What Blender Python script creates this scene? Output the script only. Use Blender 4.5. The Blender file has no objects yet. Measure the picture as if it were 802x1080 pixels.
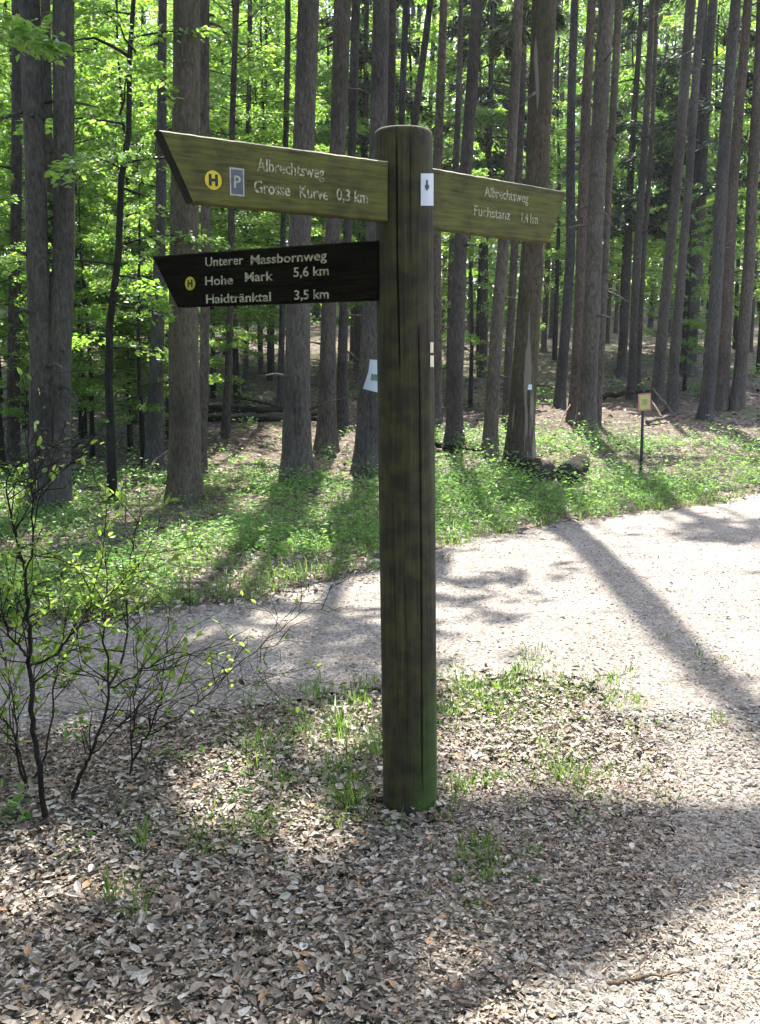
import bpy, math, random
import numpy as np
from mathutils import Vector

R = math.radians
scene = bpy.context.scene
COL = scene.collection
rng = np.random.default_rng(11)
random.seed(11)

# ------------------------------------------------------------------ camera
EYE = np.array([0.0, 0.0, 1.62]); FPX = 1092.0; PITCH = R(8.3)
FW = np.array([0, math.cos(PITCH), -math.sin(PITCH)])
UP = np.array([0, math.sin(PITCH), math.cos(PITCH)])
RT = np.array([1.0, 0, 0])
cam_d = bpy.data.cameras.new('camera'); cam = bpy.data.objects.new('camera', cam_d); COL.objects.link(cam)
cam.location = EYE; cam.rotation_euler = (R(90) - PITCH, 0, 0)
cam_d.sensor_fit = 'VERTICAL'; cam_d.sensor_height = 36.0; cam_d.lens = 36.0 * FPX / 1080.0
cam_d.clip_start = 0.05; cam_d.clip_end = 2000
scene.camera = cam

# ------------------------------------------------------------------ sun and sky
AZ, EL = R(4.5), R(58.0)
SUN = np.array([math.cos(EL) * math.sin(AZ), math.cos(EL) * math.cos(AZ), math.sin(EL)])
sl = bpy.data.lights.new('sun', 'SUN'); sl.energy = 5.0; sl.angle = R(0.53); sl.color = (1.0, 0.95, 0.86)
so = bpy.data.objects.new('sun', sl); COL.objects.link(so)
so.rotation_euler = Vector(SUN).to_track_quat('Z', 'Y').to_euler()
w = bpy.data.worlds.new('World'); scene.world = w; w.use_nodes = True
nt = w.node_tree; bg = nt.nodes['Background']
sky = nt.nodes.new('ShaderNodeTexSky'); sky.sky_type = 'NISHITA'; sky.sun_disc = False
sky.sun_elevation = EL; sky.sun_rotation = AZ; sky.air_density = 0.9; sky.dust_density = 3.0; sky.ozone_density = 0.9
nt.links.new(sky.outputs[0], bg.inputs[0]); bg.inputs[1].default_value = 0.148
scene.view_settings.view_transform = 'Standard'; scene.view_settings.look = 'None'
scene.view_settings.exposure = 2.05; scene.view_settings.gamma = 1.0
scene.view_settings.use_curve_mapping = False
cy = scene.cycles
cy.max_bounces = 6; cy.diffuse_bounces = 4; cy.glossy_bounces = 2; cy.transmission_bounces = 4; cy.transparent_max_bounces = 4
cy.sample_clamp_indirect = 6.0; cy.use_denoising = True; cy.caustics_reflective = False; cy.caustics_refractive = False

# ------------------------------------------------------------------ noise, terrain, projection
def _hash(ix, iy, seed):
    h = (ix.astype(np.int64) * 374761393 + iy.astype(np.int64) * 668265263 + seed * 1442695041) & 0xFFFFFFFF
    h = ((h ^ (h >> 13)) * 1274126177) & 0xFFFFFFFF
    return ((h ^ (h >> 16)) & 0xFFFF) / 65535.0
def vnoise(x, y, seed=0):
    x = np.asarray(x, float); y = np.asarray(y, float)
    ix = np.floor(x); iy = np.floor(y); fx = x - ix; fy = y - iy
    fx = fx * fx * (3 - 2 * fx); fy = fy * fy * (3 - 2 * fy)
    a = _hash(ix, iy, seed); b = _hash(ix + 1, iy, seed); c = _hash(ix, iy + 1, seed); d = _hash(ix + 1, iy + 1, seed)
    return (a * (1 - fx) + b * fx) * (1 - fy) + (c * (1 - fx) + d * fx) * fy
def fbm(x, y, seed=0, o=3):
    s = 0; a = 0.5; t = 0
    for k in range(o):
        s = s + a * vnoise(np.asarray(x) * 2 ** k, np.asarray(y) * 2 ** k, seed + k); t += a; a *= 0.5
    return s / t
def terrain(x, y):
    x = np.asarray(x, float); y = np.asarray(y, float)
    u = (y - 14.5 - 0.10 * x) / 2.5
    ramp = 0.092 * 2.5 * np.log1p(np.exp(np.clip(u, -30, 30)) ) * (u < 30) + 0.092 * 2.5 * u * (u >= 30)
    ramp = np.where(ramp > 7, 7 + (ramp - 7) * 0.25, ramp)
    far = np.clip((y - 12) / 8, 0, 1)
    n = (fbm(x * 0.35, y * 0.35, 5) - 0.5) * (0.05 + 0.45 * far) + (fbm(x * 2.2, y * 2.2, 9) - 0.5) * (0.03 + 0.08 * far)
    return ramp + n * np.clip(np.abs(y - 3.6) / 1.5, 0.25, 1)
def ray(px, py):
    return RT * ((px - 401) / FPX) + UP * (-(py - 540) / FPX) + FW
def at_depth(px, py, d):
    return EYE + ray(px, py) * d
def at_y(px, py, Y):
    r = ray(px, py); return EYE + r * (Y / r[1])
def ground(px, py):
    r = ray(px, py); t = 1.5
    while t < 160:
        p = EYE + r * t
        if p[2] < terrain(p[0], p[1]):
            a, b = t - 0.1, t
            for _ in range(18):
                m = (a + b) / 2; q = EYE + r * m
                if q[2] < terrain(q[0], q[1]): b = m
                else: a = m
            q = EYE + r * b; q[2] = float(terrain(q[0], q[1])); return q
        t += 0.1
    return EYE + r * 160
def project(P):
    d = P - EYE; z = d @ FW; z = np.where(np.abs(z) < 1e-3, 1e-3, z)
    return 401 + (d @ RT) / z * FPX, 540 - (d @ UP) / z * FPX, z
def in_poly(px, py, poly):
    inside = np.zeros(px.shape, bool); n = len(poly); j = n - 1
    for i in range(n):
        xi, yi = poly[i]; xj, yj = poly[j]
        c = ((yi > py) != (yj > py)) & (px < (xj - xi) * (py - yi) / ((yj - yi) + 1e-12) + xi)
        inside ^= c; j = i
    return inside
def sdist(x, y, poly):
    d = np.full(np.shape(x), 1e9); n = len(poly)
    for i in range(n):
        ax, ay = poly[i]; bx, by = poly[(i + 1) % n]
        ex, ey = bx - ax, by - ay
        t = np.clip(((x - ax) * ex + (y - ay) * ey) / (ex * ex + ey * ey), 0, 1)
        d = np.minimum(d, np.hypot(x - ax - t * ex, y - ay - t * ey))
    return np.where(in_poly(np.asarray(x), np.asarray(y), poly), -d, d)

ROAD = [(-10, 2.6), (-5, 5.0), (-2.5, 5.95), (-1.02, 6.75), (0, 7.95), (0.56, 8.7), (1.24, 9.5), (2.1, 10.3), (2.98, 10.9), (4.6, 12.2), (9, 16.5), (16, 23), (19, 21), (12, 13),
        (6, 7), (4.2, 4), (3.6, 0), (3.2, -3), (0.3, -3), (0.15, 0.5), (0.25, 1.6), (0.45, 2.3), (0.75, 2.9), (1.05, 3.6), (1.12, 4.4), (1.02, 5.1), (0.4, 5.15), (0, 4.87), (-0.67, 4.7), (-1.3, 4.3), (-2.5, 3.5), (-5, 2.3), (-10, -0.5)]
def road_sd(x, y):
    return sdist(x, y, ROAD) + (fbm(x * 1.3, y * 1.3, 21) - 0.5) * 0.5 + (fbm(x * 6, y * 6, 31) - 0.5) * 0.22

# where the photographed ground lies in sun (image polygons only decide which overhead twigs are missing)
LIT = [[(462, 700), (540, 690), (660, 700), (830, 700), (830, 850), (745, 856), (640, 846), (560, 845), (470, 852)],
       [(830, 935), (760, 958), (660, 1015), (590, 1100), (830, 1100)],
       [(470, 588), (560, 566), (830, 520), (830, 705), (470, 705)],
       [(290, 640), (400, 606), (420, 610), (420, 640), (330, 650)],
       [(430, 1012), (520, 1002), (525, 1026), (440, 1034)]]
DAPPLE = [([(200, 755), (400, 740), (400, 905), (280, 905), (190, 850)], 0.5),
          ([(0, 500), (410, 500), (410, 600), (240, 635), (0, 650)], 0.42),
          ([(440, 470), (830, 430), (830, 530), (560, 565), (440, 590)], 0.27),
          ([(-250, 875), (110, 895), (150, 1100), (-250, 1100)], 0.50),
          ([(0, 650), (240, 640), (240, 760), (0, 860)], 0.62)]
def ellipse(px, py, cx, cy, rx, ry, rot=0.0):
    c, s = math.cos(rot), math.sin(rot); dx, dy = px - cx, py - cy
    return ((dx * c + dy * s) / rx) ** 2 + ((-dx * s + dy * c) / ry) ** 2 < 1
def shade_want(gx, gy):
    gz = terrain(gx, gy)
    px, py, z = project(np.stack([gx, gy, gz], -1))
    n = fbm(gx * 1.6, gy * 1.6, 77, 3); nf = fbm(gx * 5, gy * 5, 78, 2)
    jx = px + (nf - 0.5) * 34; jy = py + (n - 0.5) * 26
    want = np.full(gx.shape, 0.95)
    want = np.where(gy > 11.5, np.where(n > 0.60, 0.7, 0.012), want)
    want = np.where((gy > 17) & (gx > 0.3), np.where(n > 0.52, 0.7, 0.02), want)
    want = np.where((gy > 24) & (gx < 0.3), np.where(n > 0.62, 0.5, 0.02), want)
    for poly, k in DAPPLE:
        want = np.where(in_poly(jx, jy, poly) & (z > 0.5), np.where(n < k + 0.02, 0.9, 0.006), want)
    for poly in LIT:
        want = np.where(in_poly(jx, jy, poly) & (z > 0.5), np.where(nf > 0.84, 0.3, 0.002), want)
    for (cx, cy_, rx, ry, k_) in [(505, 645, 80, 30, 0.16), (330, 690, 150, 42, 0.6), (760, 565, 80, 14, 0.08), (560, 612, 45, 12, 0.12), (640, 585, 20, 8, 0.02)]:
        want = np.where(ellipse(jx, jy, cx, cy_, rx, ry) & (z > 0.5), np.where(nf > 0.42, k_, k_ * 0.15), want)
    want = np.where((z < 1.2) | (py > 1100), np.where(n > 0.5, 0.9, 0.2), want)
    want = np.where((np.abs(gx + 0.1) < 1.0) & (gy > 1.5) & (gy < np.where(gx > 0.03, 2.45, 2.27)), 0.002, want)
    return want
def shade_at(P):
    t = (P[:, 2] - 0.0) / SUN[2]; g = P - SUN * t[:, None]
    for _ in range(3):
        t = (P[:, 2] - terrain(g[:, 0], g[:, 1])) / SUN[2]; g = P - SUN * t[:, None]
    return shade_want(g[:, 0], g[:, 1])
def shade_keep(*pts):
    wnt = shade_at(pts[0])
    for P in pts[1:]: wnt = np.minimum(wnt, shade_at(P))
    return rng.random(len(wnt)) < wnt

# ------------------------------------------------------------------ mesh building
class MB:
    def __init__(s): s.V = []; s.T = []; s.n = 0
    def add(s, V, F, mat=0, var=None, smooth=True):
        V = np.asarray(V, float).reshape(-1, 3); F = np.asarray(F, int)
        s.V.append((V, np.zeros(len(V)) if var is None else np.broadcast_to(np.asarray(var, float), (len(V),))))
        s.T.append((F + s.n, mat, smooth)); s.n += len(V)
    def build(s, name, mats, parent=None, origin=None):
        V = np.concatenate([v for v, _ in s.V]); var = np.concatenate([a for _, a in s.V])
        if origin is not None: V = V - np.asarray(origin)
        me = bpy.data.meshes.new(name)
        loops = np.concatenate([f.reshape(-1) for f, _, _ in s.T])
        tot = np.concatenate([np.full(len(f), f.shape[1]) for f, _, _ in s.T])
        mi = np.concatenate([np.full(len(f), m) for f, m, _ in s.T]); sm = np.concatenate([np.full(len(f), q) for f, _, q in s.T])
        me.vertices.add(len(V)); me.vertices.foreach_set('co', V.reshape(-1).astype(np.float32))
        me.loops.add(len(loops)); me.loops.foreach_set('vertex_index', loops.astype(np.int32))
        me.polygons.add(len(tot)); me.polygons.foreach_set('loop_start', np.concatenate([[0], np.cumsum(tot)[:-1]]).astype(np.int32))
        me.polygons.foreach_set('material_index', mi.astype(np.int32)); me.polygons.foreach_set('use_smooth', sm.astype(bool))
        a = me.attributes.new('var', 'FLOAT', 'POINT'); a.data.foreach_set('value', var.astype(np.float32))
        for m in (mats if isinstance(mats, (list, tuple)) else [mats]): me.materials.append(m)
        me.update(calc_edges=True); me.validate()
        o = bpy.data.objects.new(name, me); COL.objects.link(o)
        if parent is not None: o.parent = parent
        if origin is not None and parent is None: o.location = origin
        return o
def thing(name, label, cat, loc, group=None):
    o = bpy.data.objects.new(name, None); COL.objects.link(o); o.location = loc; o.empty_display_size = 0.3
    return tag(o, label, cat, group)
def tag(o, label, cat, group=None):
    o['label'] = label; o['category'] = cat
    if group: o['group'] = group
    return o
def copy_tree(o, parent=None):
    c = o.copy(); COL.objects.link(c)
    if parent is not None: c.parent = parent
    for ch in list(o.children): copy_tree(ch, c)
    return c
def tube(pts, rad, seg=8, cap=True, rough=0.0, seed=0):
    pts = np.asarray(pts, float); n = len(pts); rad = np.broadcast_to(np.asarray(rad, float), (n,))
    t = np.gradient(pts, axis=0); t /= np.linalg.norm(t, axis=1)[:, None] + 1e-12
    ref = np.array([0, 1.0, 0]) if abs(t[:, 2]).mean() > 0.6 else np.array([0, 0, 1.0])
    a = np.cross(t, ref); a /= np.linalg.norm(a, axis=1)[:, None] + 1e-12; b = np.cross(t, a)
    th = np.linspace(0, 2 * math.pi, seg, endpoint=False)
    rr = rad[:, None] * np.ones((1, seg))
    if rough:
        g = np.random.default_rng(seed); rr = rr * (1 + rough * g.normal(size=rr.shape))
    V = pts[:, None, :] + rr[:, :, None] * (np.cos(th)[None, :, None] * a[:, None, :] + np.sin(th)[None, :, None] * b[:, None, :])
    V = V.reshape(-1, 3)
    i = np.arange(n - 1)[:, None] * seg; j = np.arange(seg)[None, :]; k = (j + 1) % seg
    F = np.stack([i + j, i + seg + j, i + seg + k, i + k], -1).reshape(-1, 4)
    if cap:
        c0 = len(V); V = np.concatenate([V, pts[:1], pts[-1:]])
        jj = np.arange(seg); kk = (jj + 1) % seg
        C = np.concatenate([np.stack([np.full(seg, c0), jj, kk, kk], -1), np.stack([np.full(seg, c0 + 1), (n - 1) * seg + kk, (n - 1) * seg + jj, (n - 1) * seg + jj], -1)])[:, :3]
        return V, F, C
    return V, F, None
def add_tube(mb, pts, rad, seg=8, mat=0, var=None, rough=0.0, seed=0):
    V, F, C = tube(pts, rad, seg, True, rough, seed)
    mb.add(V, F, mat, var)
    if C is not None:
        s = mb.n - len(V); mb.T.append((C + s, mat, True))
def unit(v): return v / (np.linalg.norm(v, axis=-1, keepdims=True) + 1e-12)
def leaves(mb, P, D, N, L, W, var, mat=0, fold=0.18, shape=4):
    """pointed leaves: base P, direction D, surface normal N, length L, width W; folded along the midrib"""
    D = unit(D); S = unit(np.cross(D, N)); N = np.cross(S, D); n = len(P)
    L = np.broadcast_to(L, (n,))[:, None]; W = np.broadcast_to(W, (n,))[:, None]; f = fold
    if shape == 4:
        V = np.stack([P, P + D * L * 0.45 + S * W * 0.5 + N * W * f, P + D * L, P + D * L * 0.45 - S * W * 0.5 + N * W * f], 1)
        b = np.arange(n)[:, None] * 4
        F = np.concatenate([b + np.array([[0, 1, 2]]), b + np.array([[0, 2, 3]])]); k = 4
    else:
        c = (np.random.default_rng(3).random((n, 1)) - 0.4) * 1.1 if shape == 9 else np.zeros((n, 1))
        V = np.stack([P, P + D * L * .28 + S * W * .42 + N * (W * f + c * L * .12), P + D * L * .65 + S * W * .40 + N * (W * f + c * L * .25), P + D * L + N * c * L * .55,
                      P + D * L * .65 - S * W * .40 + N * (W * f + c * L * .25), P + D * L * .28 - S * W * .42 + N * (W * f + c * L * .12),
                      P + D * L * .3 + N * c * L * .06, P + D * L * .65 + N * c * L * .2], 1)
        b = np.arange(n)[:, None] * 8
        F4 = np.concatenate([b + np.array([[0, 1, 6, 0]]), b + np.array([[0, 6, 5, 0]])])[:, :3]
        F = np.concatenate([b + np.array([[6, 1, 2, 7]]), b + np.array([[5, 6, 7, 4]])])
        G = np.concatenate([b + np.array([[7, 2, 3]]), b + np.array([[4, 7, 3]])])
        k = 8
        mb.add(V, F, mat, np.repeat(var, k), False); s = mb.n - len(V.reshape(-1, 3))
        mb.T.append((F4 + s, mat, False)); mb.T.append((G + s, mat, False)); return
    mb.add(V, F, mat, np.repeat(var, k), False)

# ------------------------------------------------------------------ materials
def mat(name):
    m = bpy.data.materials.new(name); m.use_nodes = True; m.node_tree.nodes.clear()
    return m, m.node_tree.nodes, m.node_tree.links
def nd(ns, t, **kw):
    n = ns.new(t)
    for k, v in kw.items():
        if k.startswith('i_'): n.inputs[k[2:].replace('_', ' ')].default_value = v
        else: setattr(n, k, v)
    return n
def ramp(ns, stops, interp='LINEAR'):
    r = ns.new('ShaderNodeValToRGB'); e = r.color_ramp.elements; r.color_ramp.interpolation = interp
    while len(e) < len(stops): e.new(0.5)
    for k, (p, c) in enumerate(stops): e[k].position = p; e[k].color = (*c, 1)
    return r
def coords(ns, ls, scale, kind='Object'):
    tc = ns.new('ShaderNodeTexCoord'); mp = ns.new('ShaderNodeMapping'); mp.inputs['Scale'].default_value = scale
    ls.new(tc.outputs[kind], mp.inputs[0]); return mp.outputs[0]
def noise(ns, ls, vec, scale, detail=4, rough=0.6):
    n = nd(ns, 'ShaderNodeTexNoise'); n.inputs['Scale'].default_value = scale; n.inputs['Detail'].default_value = detail; n.inputs['Roughness'].default_value = rough
    ls.new(vec, n.inputs['Vector']); return n
def mixc(ns, ls, fac, a, b, mode='MIX'):
    m = ns.new('ShaderNodeMix'); m.data_type = 'RGBA'; m.blend_type = mode
    for v, i in ((fac, 0), (a, 6), (b, 7)):
        if hasattr(v, 'links'): ls.new(v, m.inputs[i])
        else: m.inputs[i].default_value = v if i == 0 else (*v, 1)
    return m.outputs[2]
def finish(ns, ls, col, rough=0.85, bump=None, bstr=0.5, bdist=0.02, spec=0.3):
    p = nd(ns, 'ShaderNodeBsdfPrincipled'); p.inputs['Roughness'].default_value = rough; p.inputs['Specular IOR Level'].default_value = spec
    if hasattr(col, 'links'): ls.new(col, p.inputs['Base Color'])
    else: p.inputs['Base Color'].default_value = (*col, 1)
    if bump is not None:
        b = nd(ns, 'ShaderNodeBump'); b.inputs['Strength'].default_value = bstr; b.inputs['Distance'].default_value = bdist
        ls.new(bump, b.inputs['Height']); ls.new(b.outputs[0], p.inputs['Normal'])
    o = ns.new('ShaderNodeOutputMaterial'); ls.new(p.outputs[0], o.inputs[0]); return p

def bark_mat(name, dark, mid, pale, moss=0.0, stripes=False):
    m, ns, ls = mat(name)
    v = coords(ns, ls, (1, 1, 0.34)); n1 = noise(ns, ls, v, 34, 8, 0.72)
    v2 = coords(ns, ls, (1, 1, 0.6)); n2 = noise(ns, ls, v2, 2.2, 3)
    r = ramp(ns, [(0.30, dark), (0.47, mid), (0.70, pale)]); ls.new(n1.outputs[0], r.inputs[0])
    oi = ns.new('ShaderNodeObjectInfo')
    rr = ramp(ns, [(0, (0.72, 0.75, 0.8)), (1, (1.2, 1.08, 0.96))]); ls.new(oi.outputs['Random'], rr.inputs[0])
    c = mixc(ns, ls, 1.0, r.outputs[0], rr.outputs[0], 'MULTIPLY')
    r2 = ramp(ns, [(0.3, (0.62, 0.62, 0.62)), (0.7, (1.25, 1.22, 1.18))]); ls.new(n2.outputs[0], r2.inputs[0])
    c = mixc(ns, ls, 1.0, c, r2.outputs[0], 'MULTIPLY')
    if moss:
        n3 = noise(ns, ls, v2, 5, 4); r3 = ramp(ns, [(0.48, (0, 0, 0)), (0.66, (moss,) * 3)]); ls.new(n3.outputs[0], r3.inputs[0])
        c = mixc(ns, ls, r3.outputs[0], c, (0.085, 0.10, 0.03))
    if stripes:
        v4 = coords(ns, ls, (1.0, 1.0, 0.10)); n4 = noise(ns, ls, v4, 6.5, 2); r4 = ramp(ns, [(0.585, (0, 0, 0)), (0.63, (0.7,) * 3)]); ls.new(n4.outputs[0], r4.inputs[0])
        c = mixc(ns, ls, r4.outputs[0], c, (0.34, 0.28, 0.22))
    finish(ns, ls, c, 0.9, n1.outputs[0], 1.0, 0.05, 0.15); return m
M = {}
M['bark'] = bark_mat('spruce_bark', (0.040, 0.034, 0.029), (0.118, 0.104, 0.090), (0.225, 0.20, 0.175), 0.2)
M['bark_red'] = bark_mat('reddish_spruce_bark', (0.040, 0.031, 0.026), (0.118, 0.096, 0.080), (0.215, 0.18, 0.155))
M['bark_moss'] = bark_mat('mossy_spruce_bark', (0.040, 0.034, 0.026), (0.112, 0.096, 0.074), (0.205, 0.18, 0.143), 0.3)
M['bark_stripe'] = bark_mat('scarred_spruce_bark', (0.030, 0.023, 0.015), (0.092, 0.072, 0.046), (0.18, 0.145, 0.10), 0.4, True)
M['bark_beech'] = bark_mat('beech_bark', (0.018, 0.017, 0.015), (0.04, 0.038, 0.033), (0.075, 0.07, 0.06), 0.2)
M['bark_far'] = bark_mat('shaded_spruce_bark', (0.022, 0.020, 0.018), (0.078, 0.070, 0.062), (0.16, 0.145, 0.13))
M['twig'] = bark_mat('twig_bark', (0.018, 0.013, 0.010), (0.045, 0.034, 0.026), (0.09, 0.07, 0.055))
M['deadwood'] = bark_mat('dead_wood', (0.07, 0.055, 0.042), (0.18, 0.145, 0.115), (0.32, 0.27, 0.22))
M['darkwood'] = bark_mat('rotten_wood', (0.007, 0.006, 0.005), (0.018, 0.015, 0.012), (0.042, 0.035, 0.028), 0.3)

def leaf_mat(name, d0, d1, t0, t1, trans=0.5, gloss=0.10):
    m, ns, ls = mat(name)
    at = nd(ns, 'ShaderNodeAttribute', attribute_name='var')
    rd = ramp(ns, [(0, d0), (1, d1)]); rt = ramp(ns, [(0, t0), (1, t1)])
    ls.new(at.outputs['Fac'], rd.inputs[0]); ls.new(at.outputs['Fac'], rt.inputs[0])
    a = nd(ns, 'ShaderNodeBsdfDiffuse'); b = nd(ns, 'ShaderNodeBsdfTranslucent'); g = nd(ns, 'ShaderNodeBsdfGlossy'); g.inputs['Roughness'].default_value = 0.38
    ls.new(rd.outputs[0], a.inputs[0]); ls.new(rt.outputs[0], b.inputs[0]); g.inputs[0].default_value = (0.8, 0.85, 0.8, 1)
    mx = ns.new('ShaderNodeMixShader'); mx.inputs[0].default_value = trans; ls.new(a.outputs[0], mx.inputs[1]); ls.new(b.outputs[0], mx.inputs[2])
    m2 = ns.new('ShaderNodeMixShader'); fr = ns.new('ShaderNodeFresnel'); fr.inputs[0].default_value = 1.4
    mu = nd(ns, 'ShaderNodeMath', operation='MULTIPLY'); ls.new(fr.outputs[0], mu.inputs[0]); mu.inputs[1].default_value = gloss * 8
    ls.new(mu.outputs[0], m2.inputs[0]); ls.new(mx.outputs[0], m2.inputs[1]); ls.new(g.outputs[0], m2.inputs[2])
    o = ns.new('ShaderNodeOutputMaterial'); ls.new(m2.outputs[0], o.inputs[0]); return m
M['beech'] = leaf_mat('beech_leaves', (0.035, 0.085, 0.014), (0.10, 0.16, 0.03), (0.16, 0.45, 0.035), (0.52, 0.74, 0.11), 0.58, 0.05)
M['shrubleaf'] = leaf_mat('young_shrub_leaves', (0.07, 0.12, 0.02), (0.12, 0.16, 0.04), (0.20, 0.44, 0.05), (0.50, 0.68, 0.13), 0.6, 0.04)
M['spruce'] = leaf_mat('spruce_needles', (0.014, 0.032, 0.016), (0.045, 0.07, 0.032), (0.02, 0.05, 0.015), (0.06, 0.10, 0.03), 0.25, 0.05)
M['herb'] = leaf_mat('herb_leaves', (0.04, 0.10, 0.018), (0.12, 0.20, 0.055), (0.12, 0.40, 0.04), (0.42, 0.66, 0.15), 0.52, 0.04)
M['grass'] = leaf_mat('grass_blades', (0.04, 0.095, 0.014), (0.12, 0.17, 0.035), (0.10, 0.28, 0.02), (0.32, 0.46, 0.07), 0.5, 0.05)
M['far_leaf'] = leaf_mat('distant_leaves', (0.02, 0.05, 0.012), (0.10, 0.15, 0.035), (0.08, 0.25, 0.04), (0.48, 0.68, 0.17), 0.55, 0.03)

def litter_mat():
    m, ns, ls = mat('dead_leaf')
    at = nd(ns, 'ShaderNodeAttribute', attribute_name='var')
    r = ramp(ns, [(0, (0.05, 0.034, 0.022)), (0.25, (0.135, 0.096, 0.066)), (0.5, (0.235, 0.186, 0.142)), (0.75, (0.36, 0.305, 0.25)), (0.93, (0.45, 0.41, 0.36)), (1.0, (0.30, 0.17, 0.085))])
    ls.new(at.outputs['Fac'], r.inputs[0])
    v = coords(ns, ls, (1, 1, 1)); n = noise(ns, ls, v, 70, 3); r2 = ramp(ns, [(0.3, (0.7, 0.7, 0.7)), (0.7, (1.15, 1.15, 1.15))]); ls.new(n.outputs[0], r2.inputs[0])
    c = mixc(ns, ls, 1.0, r.outputs[0], r2.outputs[0], 'MULTIPLY')
    finish(ns, ls, c, 0.6, n.outputs[0], 0.3, 0.004, 0.4); return m
M['litter'] = litter_mat()
def stone_mat():
    m, ns, ls = mat('gravel_stone')
    at = nd(ns, 'ShaderNodeAttribute', attribute_name='var')
    r = ramp(ns, [(0, (0.08, 0.07, 0.062)), (0.4, (0.155, 0.138, 0.12)), (0.75, (0.245, 0.222, 0.196)), (1, (0.37, 0.35, 0.325))]); ls.new(at.outputs['Fac'], r.inputs[0])
    v = coords(ns, ls, (1, 1, 1)); n = noise(ns, ls, v, 120, 3)
    finish(ns, ls, r.outputs[0], 0.75, n.outputs[0], 0.3, 0.003, 0.4); return m
M['stone'] = stone_mat()
def floor_mat():
    m, ns, ls = mat('forest_floor')
    v = coords(ns, ls, (1, 1, 1)); vo = nd(ns, 'ShaderNodeTexVoronoi'); vo.inputs['Scale'].default_value = 24; ls.new(v, vo.inputs['Vector'])
    sp = nd(ns, 'ShaderNodeSeparateColor'); ls.new(vo.outputs['Color'], sp.inputs[0])
    r = ramp(ns, [(0, (0.035, 0.024, 0.016)), (0.45, (0.085, 0.062, 0.045)), (0.8, (0.15, 0.118, 0.09)), (1, (0.25, 0.205, 0.165))]); ls.new(sp.outputs[0], r.inputs[0])
    n = noise(ns, ls, v, 0.9, 5); r2 = ramp(ns, [(0.3, (0.55, 0.55, 0.55)), (0.7, (1.2, 1.2, 1.2))]); ls.new(n.outputs[0], r2.inputs[0])
    c = mixc(ns, ls, 1.0, r.outputs[0], r2.outputs[0], 'MULTIPLY')
    n3 = noise(ns, ls, v, 0.5, 5); r3 = ramp(ns, [(0.56, (0, 0, 0)), (0.66, (0.7,) * 3)]); ls.new(n3.outputs[0], r3.inputs[0])
    c = mixc(ns, ls, r3.outputs[0], c, (0.07, 0.10, 0.03))
    n4 = noise(ns, ls, v, 40, 4)
    finish(ns, ls, c, 0.9, n4.outputs[0], 0.8, 0.03, 0.2); return m
M['floor'] = floor_mat()
def gravel_mat():
    m, ns, ls = mat('gravel')
    v = coords(ns, ls, (1, 1, 1))
    vo = nd(ns, 'ShaderNodeTexVoronoi'); vo.inputs['Scale'].default_value = 75; ls.new(v, vo.inputs['Vector'])
    sp = nd(ns, 'ShaderNodeSeparateColor'); ls.new(vo.outputs['Color'], sp.inputs[0])
    r = ramp(ns, [(0, (0.115, 0.10, 0.085)), (0.5, (0.20, 0.178, 0.155)), (1, (0.31, 0.285, 0.255))]); ls.new(sp.outputs[1], r.inputs[0])
    n = noise(ns, ls, v, 1.3, 5); r2 = ramp(ns, [(0.3, (0.8, 0.78, 0.75)), (0.7, (1.12, 1.12, 1.12))]); ls.new(n.outputs[0], r2.inputs[0])
    c = mixc(ns, ls, 1.0, r.outputs[0], r2.outputs[0], 'MULTIPLY')
    n2 = noise(ns, ls, v, 7, 5); r3 = ramp(ns, [(0.58, (0, 0, 0)), (0.68, (0.55,) * 3)]); ls.new(n2.outputs[0], r3.inputs[0])
    c = mixc(ns, ls, r3.outputs[0], c, (0.17, 0.125, 0.09))
    h = nd(ns, 'ShaderNodeMath', operation='MULTIPLY_ADD'); ls.new(vo.outputs['Distance'], h.inputs[0]); h.inputs[1].default_value = -1.2; ls.new(noise(ns, ls, v, 160, 2).outputs[0], h.inputs[2])
    finish(ns, ls, c, 0.85, h.outputs[0], 0.7, 0.008, 0.25); return m
M['gravel'] = gravel_mat()
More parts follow.
